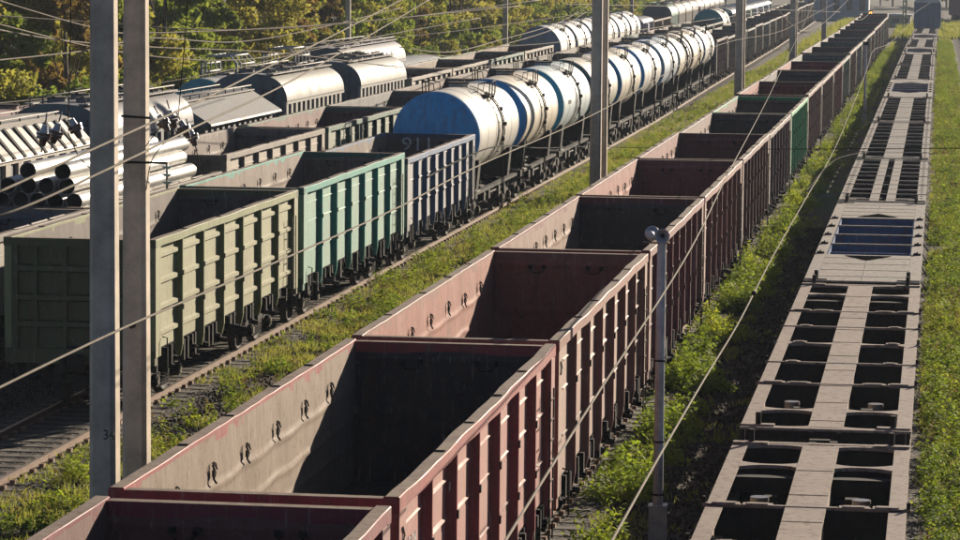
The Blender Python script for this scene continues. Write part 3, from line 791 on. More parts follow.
for i, c in enumerate(cols[:9]):
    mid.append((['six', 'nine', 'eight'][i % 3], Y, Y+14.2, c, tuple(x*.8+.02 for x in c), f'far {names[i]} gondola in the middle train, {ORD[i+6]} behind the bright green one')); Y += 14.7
for v, a, b_, c, inn, lab in mid:
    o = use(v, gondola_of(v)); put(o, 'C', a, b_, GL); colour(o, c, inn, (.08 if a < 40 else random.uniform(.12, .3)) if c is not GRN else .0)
    if a > 80: o.scale.z = random.uniform(.975, 1.012)
    tag(o, lab, 'gondola wagon', 'open gondola wagons of the middle train')
    if a == 31.65: near_red = o
    if a in (31.65, 60.11, 103.4):
        for ch in o.children:
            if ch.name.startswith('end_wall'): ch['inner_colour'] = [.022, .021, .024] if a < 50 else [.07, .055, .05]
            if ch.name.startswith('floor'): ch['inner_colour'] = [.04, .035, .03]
    if a == 45.47: pink = o
END_C = Y
# left train (B): gondolas, tanks, gondolas
for v, a, b_, c, inn, lab in [('ridged', 60.1, 74.04, (.22, .25, .085), (.09, .075, .07), 'olive green gondola with pressed ridges nearest the twin poles'),
                              ('six', 74.75, 89.3, TEAL, (.17, .13, .105), 'teal green gondola coupled behind the olive one'),
                              ('low', 89.9, 103.3, (.06, .14, .28), (.13, .095, .075), 'blue gondola, side panels tinted whitish for sunlight, in front of the tank wagons')]:
    o = use(v, gondola_of(v)); put(o, 'B', a, b_, GL)
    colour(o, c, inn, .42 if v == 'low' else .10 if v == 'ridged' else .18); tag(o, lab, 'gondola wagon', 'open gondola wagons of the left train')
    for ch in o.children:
        if ch.name.startswith('end_wall'): ch.color = tuple(q*.3 for q in c)+(1,)  # end walls darker than the sides, their shade put into the colour
    if v == 'ridged': olive = o
    if v == 'six': tealg = o
    if v == 'low': blueg = o
WH = (.72, .69, .62)
tanks = [(WH, (.05, .36, .68), 'with bright blue head right behind the blue gondola'), ((0.72, 0.63, 0.49), (.05, .36, .68), 'cream with blue end, second in the tank row'), ((0.63, 0.75, 0.78), (.03, .34, .48), 'pale blue with petrol blue end, third in the tank row'), ((0.68, 0.65, 0.54), (.05, .12, .13), 'off-white with dark green end, fourth in the tank row'),
         ((0.75, 0.68, 0.55), (.04, .30, .58), 'cream with blue end just right of the twin poles'), ((0.72, 0.70, 0.65), (.05, .36, .68), 'white with a wide blue end, sixth in the tank row'), ((0.57, 0.69, 0.80), (.25, .36, .46), 'light blue, seventh in the tank row'),
         ((0.78, 0.69, 0.55), (.30, .36, .36), 'cream, eighth in the tank row'), ((0.75, 0.65, 0.49), (.10, .10, .10), 'cream with dark end, ninth in the tank row'), ((0.75, 0.73, 0.69), (.05, .16, .36), 'white with blue end, last before the dark gondolas')]
for i, (c, hc, lab) in enumerate(tanks):
    a = 104.3+12.02*i
    o = use('tank', tank_wagon); put(o, 'B', a, a+11.0, 11.0); colour(o, tuple(q*.9 for q in c))
    for ch in (kids.get(o.name) or o.children):
        if ch.name.startswith('tank_head'): ch.color = (*hc, 1)
    tag(o, 'white tank wagon '+lab if i == 0 else 'tank wagon '+lab, 'tank wagon', 'tank wagons of the left train')
Y = 225.2
gc = [(.10, .05, .05), (.09, .09, .085), GRY, (.07, .11, .10), (.13, .13, .12), (.06, .12, .12), (.10, .09, .08), GRY, (.15, .06, .055), (.12, .10, .09), (.09, .05, .05), GRY, (.13, .07, .06), GRY, (.1, .1, .1), (.12, .07, .06), GRY]
for i, c in enumerate(gc):
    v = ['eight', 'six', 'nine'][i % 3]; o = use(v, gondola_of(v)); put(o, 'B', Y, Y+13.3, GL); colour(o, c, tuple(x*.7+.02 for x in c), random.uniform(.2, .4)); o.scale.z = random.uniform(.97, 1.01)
    tag(o, f'dark gondola in the left train, {ORD[i]} behind the last tank wagon', 'gondola wagon', 'open gondola wagons of the left train'); Y += 14.0
# third train (A): pale gondola, pipe wagon, gondolas, tank, boxcars
LB = (.17, .15, .13)
for n_, (v, a, b_, c, inn, lab) in enumerate([('lower', 58.8, 72.4, (.20, .18, .16), (.12, .12, .13), 'pale grey gondola at the left edge of the photo in front of the pipe wagon'),
                              ('lower', 72.9, 86.2, LB, (.17, .13, .10), 'low gondola loaded with shiny steel pipes'),
                              ('six', 86.8, 101.3, (.24, .20, .16), (.14, .11, .10), 'dusty brown gondola just behind the pipe load'),
                              ('eight', 102.0, 116.8, (.05, .15, .11), (.15, .075, .07), 'green gondola with maroon inner end behind the teal one'),
                              ('six', 117.4, 131.6, (.12, .14, .15), (.09, .10, .11), 'grey-blue gondola hidden partly by the first tank wagon'),
                              ('nine', 132.2, 146.4, LB, (.14, .09, .08), 'brown gondola behind the first and second tank wagons'),
                              ('eight', 147.0, 161.2, GRY, (.12, .09, .08), 'grey gondola behind the second and third tank wagons')]):
    o = use(v, gondola_of(v)); put(o, 'A', a, b_, GL); colour(o, c, inn)
    tag(o, lab, 'gondola wagon', 'open gondola wagons of the third train')
Y = 161.8
for i in range(10):
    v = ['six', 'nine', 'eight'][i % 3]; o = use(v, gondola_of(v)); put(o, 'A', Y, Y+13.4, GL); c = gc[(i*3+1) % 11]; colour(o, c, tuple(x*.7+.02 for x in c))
    tag(o, f'dark gondola glimpsed behind the tank row, {ORD[i]} behind the grey one', 'gondola wagon', 'open gondola wagons of the third train'); Y += 14.0
o = use('tank', tank_wagon); put(o, 'A', 302, 313, 11.0); colour(o, (.42, .36, .28))
for ch in o.children:
    if ch.name.startswith('tank_head'): ch.color = (.06, .30, .30, 1)
tag(o, 'cream tank wagon with turquoise end far behind the tank row', 'tank wagon')
Y = 316
for i, (c, lab) in enumerate([((.07, .10, .14), 'dark blue-grey'), ((.10, .10, .11), 'grey'), ((.10, .25, .20), 'white-roofed green'), ((.05, .15, .34), 'blue'), ((.05, .14, .32), 'deep blue'), ((.06, .16, .34), 'mid blue')]):
    o = use('boxcar', boxcar); put(o, 'A', Y, Y+13.2, 13.2); colour(o, c); tag(o, f'{lab} boxcar far back, {ORD[i]} behind the turquoise-ended tank', 'boxcar'); Y += 14.4
# fourth train (A2)
for kind, a, b_, c, lab in [('ribbed', 73.5, 89.5, (.80, .74, .64), 'cream covered hopper with dark slanted roof ribs at the left edge'),
                            ('round', 90.6, 102.4, (.30, .31, .32), 'grey round-roofed hopper behind the twin concrete poles'),
                            ('gable', 103.6, 115.4, (.24, .25, .25), 'grey hopper with overhanging gable roof'),
                            ('round', 117.0, 129.2, (.42, .42, .38), 'cream round-roofed hopper with slotted side behind the gabled one'),
                            ('round', 132.5, 144.8, (.46, .46, .43), 'whitish round-roofed hopper in front of the row of low gondolas')]:
    o = use('hop'+kind, lambda: hopper_wagon(kind)); put(o, 'A2', a, b_, 11.8); colour(o, tuple(q*.72 for q in c))
    for ch in o.children:
        if ch.name.startswith('walk'): ch.color = (.3, .29, .27, 1)
    tag(o, lab, 'hopper wagon', 'covered hopper wagons')
    for ch in (): pass
for i, (a, b_) in enumerate([(146.0, 159.4), (159.9, 174.9), (175.5, 191.1), (191.8, 208.0)]):
    v = ['nine', 'eight', 'nine', 'eight'][i]; o = use(v, gondola_of(v)); put(o, 'A2', a, b_, GL); c = [(.34, .31, .26), (.30, .27, .22), (.08, .20, .16), (.32, .29, .24)][i]; colour(o, c, (.17, .12, .09))
    tag(o, f'low open gondola behind the round-roofed hoppers, {ORD[i]} of four before the white tank wagons', 'gondola wagon', 'open gondola wagons of the fourth train')
for i in range(6):
    tl = ['nearest', 'second', 'third', 'fourth', 'fifth', 'last'][i]; o = use('tank', tank_wagon); put(o, 'A2', 213.0+12.1*i, 224+12.1*i, 11.0); colour(o, (.95, .94, .9))
    for ch in o.children:
        if ch.name.startswith('tank_head'): ch.color = (.20, .26, .33, 1) if i == 0 else (.05, .2, .2, 1) if i == 3 else (.3, .32, .33, 1)
    tag(o, f'clean white tank wagon below the trees, {tl} of its row', 'tank wagon', 'white tank wagons below the trees')
o = use('boxcar', boxcar); put(o, 'A2', 286.5, 299, 13.2); colour(o, (.05, .09, .25)); o.scale.z = .88; tag(o, 'short dark blue boxcar at the end of the white tank row', 'boxcar')
for i in range(2):
    o = use('nine', gondola_of('nine')); put(o, 'A2', 299.8+12.3*i, 311.6+12.3*i, GL); colour(o, (.2, .13, .1), (.2, .12, .09)); tag(o, 'brown gondola far back just '+['behind the short dark blue boxcar', 'in front of the teal hopper'][i], 'gondola wagon', 'open gondola wagons of the fourth train')
Y = 325.
for i in range(9):
    o = copy_tree(protos['hopround']); put(o, 'A2', Y, Y+12.2, 11.8); colour(o, (.10, .26, .22) if i == 0 else (.30, .27, .24))
    tag(o, 'dark teal covered hopper far back behind the row of gondolas' if i == 0 else f'beige-roofed hopper far back, {ORD[i-1]} behind the teal one', 'hopper wagon', 'covered hopper wagons'); Y += 13.2
# fifth train (A3)
def a3(i, c, hc, a, lab, cage=False):
    key = 'tankc' if cage else 'tank'; o = use(key, lambda: tank_wagon(cage=cage)); put(o, 'A3', a, a+11.0, 11.0); o.scale.x = .89; o.scale.z = .88; colour(o, c)
    for ch in o.children:
        if ch.name.startswith('tank_head'): ch.color = (*hc, 1)
    tag(o, lab, 'tank wagon', 'tank wagons near the trees')
a3(0, (.40, .27, .25), (.3, .2, .2), 94.5, 'faded pink tank wagon at the left edge before the trees')
a3(1, (.42, .39, .36), (.10, .06, .08), 106.6, 'beige tank wagon with dark ring left of the twin poles')
o = use('lower', gondola_of('lower')); put(o, 'A3', 117.6, 126.2, GL); colour(o, (.05, .05, .05), (.03, .03, .03)); tag(o, 'short blackish gondola between the beige tank and the teal-headed tank', 'gondola wagon')
a3(3, (.40, .41, .41), (.10, .38, .40), 126.8, 'grey tank wagon with teal head and blue guard cage', True)
a3(4, (.42, .42, .40), (.14, .15, .16), 139.0, 'grey tank wagon with grey guard cage behind the cream hopper', True)
o = copy_tree(protos['hopround']); put(o, 'A3', 153, 172, 11.8); colour(o, (.38, .38, .40)); tag(o, 'long grey-roofed hopper at the foot of the trees', 'hopper wagon', 'covered hopper wagons')
o = use('boxcar', boxcar); put(o, 'A3', 173.0, 187, 13.2); colour(o, (.26, .32, .38)); o.scale.z = .74; tag(o, 'low pale blue boxcar at the foot of the trees', 'boxcar')
# flat wagons (D)
for kind, a, b_, lab in [('A', 26.6, 50.5, 'container flat wagon nearest the camera, cut off by the bottom edge'), ('A', 52.05, 76.1, 'container flat wagon with wide centre spine, second from the bottom'),
                         ('B', 76.9, 102.7, 'flat wagon with solid end decks round a blue well, nearest of its kind'), ('C', 103.3, 126.0, 'flat wagon with two narrow centre spines'),
                         ('D', 126.6, 155.8, 'single-spine flat wagon just behind the twin-spined one'), ('D', 156.4, 185.0, 'single-spine flat wagon in front of the second decked one'),
                         ('B', 185.6, 214.6, 'flat wagon with solid end decks, second nearest of its kind'), ('D', 215.2, 244.8, 'single-spine flat wagon just behind the second decked one'), ('D', 245.4, 275.0, 'single-spine flat wagon in front of the third decked one'),
                         ('B', 275.6, 299.5, 'flat wagon with solid end decks, third nearest of its kind'), ('D', 300.1, 330.0, 'single-spine flat wagon just behind the third decked one'), ('B', 330.6, 359.0, 'flat wagon with solid end decks, farthest of its kind'), ('D', 359.6, 389.0, 'single-spine flat wagon in front of the tall blue-grey boxcar')]:
    Lp = {'A': 24.6, 'B': 25.8, 'C': 22.7, 'D': 29.0}[kind]
    o = use('flat'+kind, lambda: flat_wagon(kind, Lp)); put(o, 'D', a, b_, Lp)
    colour(o, (.36, .285, .235) if kind == 'A' else (.36, .33, .29) if kind == 'B' else (.30, .27, .24)); tag(o, lab, 'flat wagon', 'empty container flat wagons')
o = copy_tree(protos['boxcar']); put(o, 'D', 390, 404, 13.2); colour(o, (.22, .29, .38)); o.scale.z = 1.1; o.scale.x = 1.05; tag(o, 'tall blue-grey boxcar closing the row of flat wagons', 'boxcar')
for i, (c, lab) in enumerate([((.20, .07, .06), 'red-brown boxcar on the curving track at the top right edge'), ((.05, .14, .12), 'dark green boxcar on the curving track at the top right')]):
    o = copy_tree(protos['boxcar']); put(o, 'E', 500+i*14.6, 513.5+i*14.6, 13.2); colour(o, c); o.location.x += 2.1+i*.7; tag(o, lab, 'boxcar')

# pipes in the low gondola
NP = 0
def pipe(x, z, y0, y1, lab):
    b = MB(); r = .205; b.cyl((x, y0, z), (x, y1, z), r, 'pipe', seg=28, caps=False); b.cyl((x, y0, z), (x, y1, z), r-.012, 'pipein', seg=28, caps=False)
    for y in (y0, y1): b.lathe([(y, r), (y, r-.012)], 'y', (x, 0, z), 'steel', 28)
    tag(b.build('steel_pipe'), lab, 'pipe', 'steel pipes loaded in the low gondola')
xc = track_x('A', 79)
for row, (n, z) in enumerate([(5, 2.75), (5, 3.13), (4, 3.49), (3, 3.85)]):
    for i in range(n):
        x = xc+(i-(n-1)/2)*.47-(.1 if row < 3 else .0); pos = ['leftmost', 'second from left', 'middle', 'second from right', 'rightmost']
        if n == 4: pos = ['leftmost', 'left inner', 'right inner', 'rightmost']
        if n == 3: pos = ['left', 'middle', 'right']; 
        if n == 3: x = xc+(-.35, .55, .98)[i]
        if row == 3 and i == 2: continue
        pipe(x, z, 73.4+random.uniform(0, .35), 85.6+random.uniform(-.6, .35), f'shiny steel pipe, {pos[i]} in the '+['bottom', 'second', 'third', 'top'][row]+' layer of the pipe load')

# ------------------------------------------------------------------ lettering on wagons
rz = (math.pi/2, 0, math.pi/2)
def letter(o, s, size, y, z, sx=1.4, mat='white', x=1.475):
    t = text_obj('lettering', s, size, (x, y, z), rz, mat, o, sx); t.location.x = x
letter(near_red, 'ВХОД ЮЖ', .22, -5.78, 2.78, .85); letter(near_red, '37', .16, -4.5, 2.95); letter(near_red, 'КР 17', .16, -2.7, 2.95, 1.2); letter(near_red, '5284 1067', .2, -5.72, 2.48, .9)
def triangle_mark(o):
    b = MB(); y, z, x = -HL+.22, 3.05, 1.556
    b.path([(x, y-.07, z-.1), (x, y+.07, z-.02), (x, y-.06, z+.1), (x, y-.07, z-.1)], .009, 'marks', 4); b.build('triangle_mark', o)
triangle_mark(near_red); triangle_mark(pink)
letter(pink, 'РЖД', .22, -6.4, 2.5, .8, 'white', 1.475); letter(pink, '6102', .2, -6.4, 2.2, .8, 'white', 1.475)
for k, n_ in ((2, '7483 0125'),):
    tk = [o for o in COL.objects if o.get('label', '').startswith(('white tank wagon with bright', 'tank wagon cream with blue end, second', 'tank wagon pale blue')[k])][0]
    text_obj('lettering', n_, .24, (1.508, -3.0, 3.15), rz, 'marks', tk, 1.1)
t = text_obj('lettering', '911', .62, (-.35, HL-.21, 2.9), (math.pi/2, 0, 0), 'white', blueg, 1.2)
o_h = [o for o in COL.objects if o.get('label', '').startswith('cream round-roofed hopper')][0]
text_obj('lettering', 'РЖД', .28, (-.6, -5.62, 3.3), (math.pi/2, 0, 0), 'white', o_h, 1.2)

# ------------------------------------------------------------------ poles
def pole(x, y, w, h, lab, group, taper=.82, deep=None):
    root = empty('concrete_pole', (x, y, GZ)); d = deep or w
    b = MB(); c = .07*w/.43; pts = lambda k: [(-w/2*k, -d/2*k+c), (-w/2*k+c, -d/2*k), (w/2*k-c, -d/2*k), (w/2*k, -d/2*k+c), (w/2*k, d/2*k-c), (w/2*k-c, d/2*k), (-w/2*k+c, d/2*k), (-w/2*k, d/2*k-c)]
    vs = [(p[0], p[1], 0) for p in pts(1)]+[(p[0], p[1], h) for p in pts(taper)]
    b.add(vs, [(i, (i+1) % 8, 8+(i+1) % 8, 8+i) for i in range(8)]+[tuple(range(8, 16))], 'concrete'); b.build('shaft', root)
    b = MB(); b.box(-w*.8, w*.8, -d*.8, d*.8, -.1, .18, 'concrete'); b.build('footing', root)
    tag(root, lab, 'pole', group); return root
def insulator(p, q, parent=None, n=4, mat='ins', r=.075, name='insulator', lab=None):
    p, q = Vector(p), Vector(q); b = MB(); b.path([p, q], .02, 'steel', 6)
    for i in range(n):
        c = p.lerp(q, (i+.7)/(n+.4)); d = (q-p).normalized()*.035
        b.cyl(c-d, c+d*.3, r, mat, r1=r*.45, seg=14)
    return b.build(name, parent)
TP = 'twin concrete catenary poles'
p1 = pole(-12.84, 47.6, .43, 12.5, 'front grey concrete pole numbered 34, leftmost of the tall poles', TP)
p2 = pole(-13.0, 50.2, .42, 12.5, 'rear concrete pole close behind the numbered leftmost pole', TP)
text_obj('numeral', '34', .22, (.12, -.212, 1.75), (math.pi/2, 0, 0), 'marks', p1, .9)
for (yy, i) in ((121.2, 0), (123.4, 1)):
    pole(-13.08, yy, .43, 12.5, 'front pole of the twin concrete poles standing beside the tank row' if i == 0 else 'rear pole of the twin concrete poles standing beside the tank row', TP, .9)
for (yy, i) in ((201.0, 0), (203.6, 1)):
    pole(-12.6, yy, .5, 12.5, 'front pole of the twin poles left of the far gondolas' if i == 0 else 'rear pole of the twin poles left of the far gondolas', TP, .9)
for (x, yy, w, lab) in [(-12.45, 272, .55, 'front pole of the fourth pair of twin poles'), (-12.45, 275, .55, 'rear pole of the fourth pair of twin poles'), (-12.4, 345, .55, 'thin distant pole rising beside the far end of the middle train'),
                        (-33.6, 178, .32, 'thin pole before the trees above the grey hopper roofs'), (-35.2, 256, .40, 'thin pole left of the white tank wagons'), (-35.4, 365, .45, 'thin pole right of the white tank row'), (-34, 420, .5, 'thin pole above the far beige hopper roofs')]:
    pole(x, yy, w, 12.5, lab, TP if 'twin' in lab else None, .85)
# arms with insulators on the rear pole
def arm(root, a, bp, hang=True):
    inv = root.location
    b = MB(); b.path([a-inv, bp-inv], .022, 'under', 6); ar = b.build('bracket_arm', root)
    if hang:
        insulator(bp-inv, bp-inv+Vector((0, 0, -.42)), ar, 3, 'insg', .09)
arm(p2, at(122, 162, Y=50.0), at(167, 163, Y=49.6)); arm(p2, at(122, 116, Y=50.0), at(150, 118, Y=49.5), False)
b = MB(); q = at(133, 325, Y=49.98)-p2.location; b.cyl((q.x, q.y, q.z), (q.x, q.y-.12, q.z), .05, 'under', seg=8); b.build('bolt', p2)
# strings of insulators hanging at the left
def strain_insulator(x, y, Y_, tilt, lab, grp):
    p = at(x, y, Y=Y_); d = Vector((tilt, 0, -1)).normalized(); b = MB()
    b.cyl(p-d*.13, p-d*.02, .04, 'galv', r1=.06, seg=14); b.cyl(p-d*.02, p+d*.02, .11, 'ins', seg=16); b.cyl(p+d*.03, p+d*.07, .10, 'ins', seg=16); b.cyl(p+d*.07, p+d*.17, .06, 'ins', r1=.04, seg=12)
    b.path([p-d*.3, p-d*.15], .012, 'steel', 5); b.path([p+d*.15, p+d*.26], .012, 'steel', 5)
    tag(b.build('hanging_insulator'), lab, 'insulator', grp)
for i, (x, y, Y_, t) in enumerate([(44, 134, 43, -.15), (56, 132, 43.3, -.3), (75, 127, 44.2, .5)]): strain_insulator(x, y, Y_, t, f'dark porcelain insulator left of the front pole, {ORD[i]} from the left', 'insulators left of the twin poles')
for i, (x, y, Y_, t) in enumerate([(163, 122, 49, .6), (172, 118, 49.3, .3), (184, 128, 49.6, .5), (192, 136, 50, .35)]): strain_insulator(x, y, Y_, t, f'dark porcelain insulator right of the rear pole, {ORD[i]} from the left', 'insulators right of the twin poles')

# lamp-like posts with loudspeaker
def horn(root, x, z, s):
    b = MB(); b.lathe([(0, .03), (s*.05, .045), (s*.12, .07), (s*.17, .115), (s*.175, .12), (s*.165, .105), (s*.1, .05), (s*.04, .02)], 'y', (x, 0, z), 'galv', 20)
    b.cyl((x, -s*.1, z), (x, 0, z), .055, 'galv', seg=12); b.cyl((x, s*.02, z), (x, s*.12, z), .025, 'under', seg=8); return b.build('horn_speaker', root)
def speaker_post(x, y, h, lab, sp=True):
    root = empty('loudspeaker_post' if sp else 'steel_post', (x, y, GZ))
    b = MB(); b.cyl((0, 0, 0), (0, 0, h), .085, 'galv', r1=.07, seg=14)
    for z in (.75, 1.6, 2.9): b.cyl((0, 0, z), (0, 0, z+.03), .092, 'under', seg=14)
    b.build('post', root); b = MB(); b.box(-.135, .135, -.135, .135, -.1, .56, 'galv'); b.box(-.15, .15, -.15, .15, .56, .60, 'galv'); b.build('base_box', root)
    if sp:
        b = MB(); b.box(-.3, .12, -.06, .06, h, h+.025, 'rail'); b.box(-.03, .03, -.03, .03, h, h+.1, 'under'); b.build('bracket', root)
        horn(root, -.17, h+.14, 1); horn(root, .02, h+.13, -1)
    else:
        b = MB(); b.box(-.18, .18, -.12, .12, h, h+.2, 'under'); b.build('lamp_head', root)
    tag(root, lab, 'post'); return root
speaker_post(-4.26, 49.4, 4.78, 'slim grey steel post with two horn loudspeakers beside the gondolas')
speaker_post(-4.12, 181.5, 4.6, 'distant slim grey post between the gondolas and flat wagons', False)

# ------------------------------------------------------------------ wires
def wire(pts, r, lab, mat='wire', cat='wire', knobs=()):
    P = [at(x, y, Y=Yd) for x, y, Yd in pts]; out = []
    for i in range(len(P)-1):       # Catmull-Rom
        a, b_, c, d = P[max(i-1, 0)], P[i], P[i+1], P[min(i+2, len(P)-1)]
        for k in range(8):
            t = k/8; out.append(.5*((2*b_)+(c-a)*t+(2*a-5*b_+4*c-d)*t*t+(3*b_-a-3*c+d)*t**3))
    out.append(P[-1]); b = MB(); b.path(out, r, mat, 6); 
    o = b.build('overhead_wire'); tag(o, lab, cat)
    for k in knobs:
        p = at(*k[:2], Y=k[2]); q = MB(); q.cyl(p-Vector((0, .06, 0)), p+Vector((0, .06, 0)), .04, 'under', seg=8); q.build('clamp', o)
    return o
wire([(-20, 397, 26), (130, 325, 31), (297, 253, 40), (401, 206, 48), (480, 165, 58), (608, 107, 90), (719, 45, 150), (775, 33, 200), (800, 22, 240), (835, 3, 300)], .013, 'long pale wire crossing from left edge over olive and teal wagons to top')
wire([(600, 562, 24), (660, 455, 31), (705, 378, 39), (740, 320, 47), (773, 256, 58), (809, 193, 74), (835, 148, 95), (859, 90, 120), (868, 66, 150), (874, 50, 180), (890, 43, 215), (905, 28, 260), (915, 13, 320), (930, 3, 380)], .013, 'pale wire hanging beside the loudspeaker post down to the bottom edge', knobs=((754, 293, 50),))
wire([(492, 562, 22), (555, 461, 27), (600, 390, 32), (690, 250, 48), (731, 168, 72), (767, 100, 120), (789, 54, 180), (801, 30, 230), (815, 0, 300)], .013, 'pale wire rising across the side of the maroon gondolas')
wire([(-10, 196, 30), (144, 126, 36), (208, 97, 42), (262, 70, 50), (330, 37, 60), (405, -2, 75)], .014, 'pale wire slanting up from the left edge above the pipe load')
wire([(-10, 219, 30), (41, 200, 31), (144, 152, 35), (205, 122, 42), (278, 88, 50), (345, 50, 62), (432, -2, 80)], .014, 'lower pale wire slanting up from the left edge past the twin poles')
wl = [([(-10, -2, 60), (90, 27, 66), (145, 33, 70), (320, 25, 82), (520, 6, 100)], 'pale wire sagging across the trees at the top left corner'),
      ([(-10, 15, 70), (90, 22, 74), (240, 30, 80), (400, 18, 95), (540, 0, 110)], 'upper thin wire before the trees'),
      ([(-10, 22, 60), (120, 52, 70), (235, 60, 80), (330, 45, 92), (480, 18, 110)], 'thin wire dipping behind the twin poles before the trees'),
      ([(-10, 28, 60), (60, 40, 66), (150, 47, 75), (280, 53, 92), (420, 68, 115), (520, 62, 130), (600, 40, 150)], 'thin wire crossing low before the trees above the hopper roofs'),
      ([(-10, 61, 60), (90, 50, 68), (150, 38, 76), (235, 42, 90), (310, 30, 100), (400, 8, 120)], 'wire rising gently to the right in front of the trees'),
      ([(-10, 104, 90), (100, 92, 100), (220, 72, 110), (340, 45, 130), (480, 28, 150), (620, 8, 190)], 'faint wire along the foot of the trees'),
      ([(400, 47, 110), (450, 52, 120), (500, 40, 140), (560, 22, 170), (600, -2, 200)], 'wire pair curving up right of the pale blue boxcar'),
      ([(406, 52, 110), (455, 56, 120), (503, 45, 140), (566, 24, 170), (606, -2, 200)], 'second wire curving up right of the pale blue boxcar'),
      ([(480, 48, 130), (560, 42, 140), (640, 30, 160), (760, 12, 230)], 'thin wire over the white tank wagons'),
      ([(560, 4, 140), (600, 5, 150), (700, 7, 200), (840, 12, 300)], 'thin wire near the top edge over the far hoppers'),
      ([(778, 10, 220), (800, 30, 240), (822, 24, 260), (850, -2, 300)], 'loose wire looping near the distant poles'),
      ([(846, 17, 250), (860, 20, 260), (870, 12, 270), (876, -2, 280)], 'loose wire loop over the end of the middle train')]
for i, (p, lab) in enumerate(wl): wire(p, .016 if i < 6 else .02, lab)
wire([(71, -2, 44), (70, 60, 44), (68, 128, 44)], .008, 'thin dark dropper wire hanging left of the front pole', 'wiredark')
wire([(188, -2, 48), (184, 50, 48), (178, 118, 48)], .008, 'thin dark dropper wire hanging right of the rear pole', 'wiredark')
wire([(68, 132, 44), (78, 155, 45), (92, 170, 46.5)], .008, 'dark stay wire curling from the insulators to the front pole', 'wiredark')
wire([(146, 146, 49.9), (160, 128, 49.5), (172, 122, 49.4), (190, 133, 50), (200, 165, 52)], .008, 'dark looped wire among the insulators right of the rear pole', 'wiredark')
wire([(146, 190, 49.9), (152, 160, 49.7), (168, 140, 49.5), (184, 130, 49.4)], .008, 'dark jumper wire over the ends of the pipe load', 'wiredark')
wire([(608, 147, 120), (700, 149, 105), (820, 149, 90), (975, 148, 75)], .012, 'thin dark wire crossing level over the middle train and flat wagons', 'wiredark')
wire([(426, 178, 45), (460, 160, 52), (500, 146, 60), (545, 148, 80), (590, 146, 121)], .014, 'dark wire hanging across the blue gondola and first tank', 'wiredark')
wire([(805, 193, 75), (835, 160, 85), (868, 152, 100)], .012, 'dark loose cable end lying over the twin-spined flat wagon', 'wiredark')

# ------------------------------------------------------------------ vegetation
def blades(P, H, n, wid, mat, name, lean=.5):
    k = len(P); V = []; F_ = []
    P = np.repeat(P, n, 0)+np.c_[rng.normal(0, .05, (k*n, 2)), np.zeros(k*n)]; H = np.repeat(H, n)*rng.uniform(.5, 1.2, k*n)
    a = rng.uniform(0, 6.28, k*n); w = wid*rng.uniform(.6, 1.3, k*n); ln = rng.normal(0, lean, (k*n, 2))*H[:, None]
    dx = np.c_[np.cos(a)*w, np.sin(a)*w, np.zeros(k*n)]
    mid_ = P+np.c_[ln*.35, H*.6]; top = P+np.c_[ln, H]
    V = np.stack([P-dx, P+dx, mid_+dx*.8, top, mid_-dx*.8], 1)
    i = np.arange(k*n)[:, None]*5
    Fc = np.concatenate([i+np.array([[0, 1, 2]]), i+np.array([[0, 2, 4]]), i+np.array([[4, 2, 3]])])
    return mesh_np(name, V.reshape(-1, 3), Fc, mat)
def vnoise(x, y, s, seed):
    r_ = np.random.default_rng(seed); G = r_.random((64, 256)); u, v = x/s % 63, y/s % 255
    i, j = u.astype(int), v.astype(int); f, g_ = u-i, v-j
    return (G[i, j]*(1-f)*(1-g_)+G[(i+1) % 64, j]*f*(1-g_)+G[i, (j+1) % 256]*(1-f)*g_+G[(i+1) % 64, (j+1) % 256]*f*g_)
def scatter(x0, x1, y0, y1, dens, seed, thr=.35, sc=1.3):
    n = int((x1-x0)*(y1-y0)*dens); x = rng.uniform(x0, x1, n); y = rng.uniform(y0, y1, n)
    k = vnoise(x+100, y, sc, seed)+.3*vnoise(x+100, y, sc/3, seed+1) > thr*1.3
    return np.c_[x[k], y[k], np.full(k.sum(), GZ)]
P = np.concatenate([scatter(-15.75, -9.0, 30, 80, 52, 1, .40), scatter(-15.75, -9.0, 80, 170, 34, 1, .24), scatter(-15.8, -9, 170, 420, 12, 1, .15),
                    scatter(-5.4, -4.5, 34, 90, 26, 2, .55), scatter(-4.5, -3.1, 34, 90, 14, 2, .68), scatter(-5.6, -4.5, 34, 200, 16, 2, .45), scatter(-4.1, -3.0, 90, 380, 10, 2, .66), scatter(-5.6, -4.2, 200, 380, 10, 3, .2),
                    scatter(-.2, 1.75, 36, 110, 60, 4, .42), scatter(-.2, 1.7, 110, 240, 30, 4, .38), scatter(-.2, 1.5, 240, 400, 12, 4, .3)])
tag(blades(P, rng.uniform(.06, .22, len(P)), 6, .009, 'grass', 'grass'), kind='stuff')
P = np.concatenate([scatter(-50, -34, 90, 260, 4, 6, .1, 3), scatter(-56, -36, 260, 620, 1.5, 6, .1, 3), scatter(-15.5, -10.5, 330, 520, 2, 6, .1, 3), scatter(-6, 4, 395, 520, 1.5, 6, .35, 3)])
tag(blades(P, rng.uniform(.3, .8, len(P)), 7, .045, 'grass', 'tall_grass'), kind='stuff')
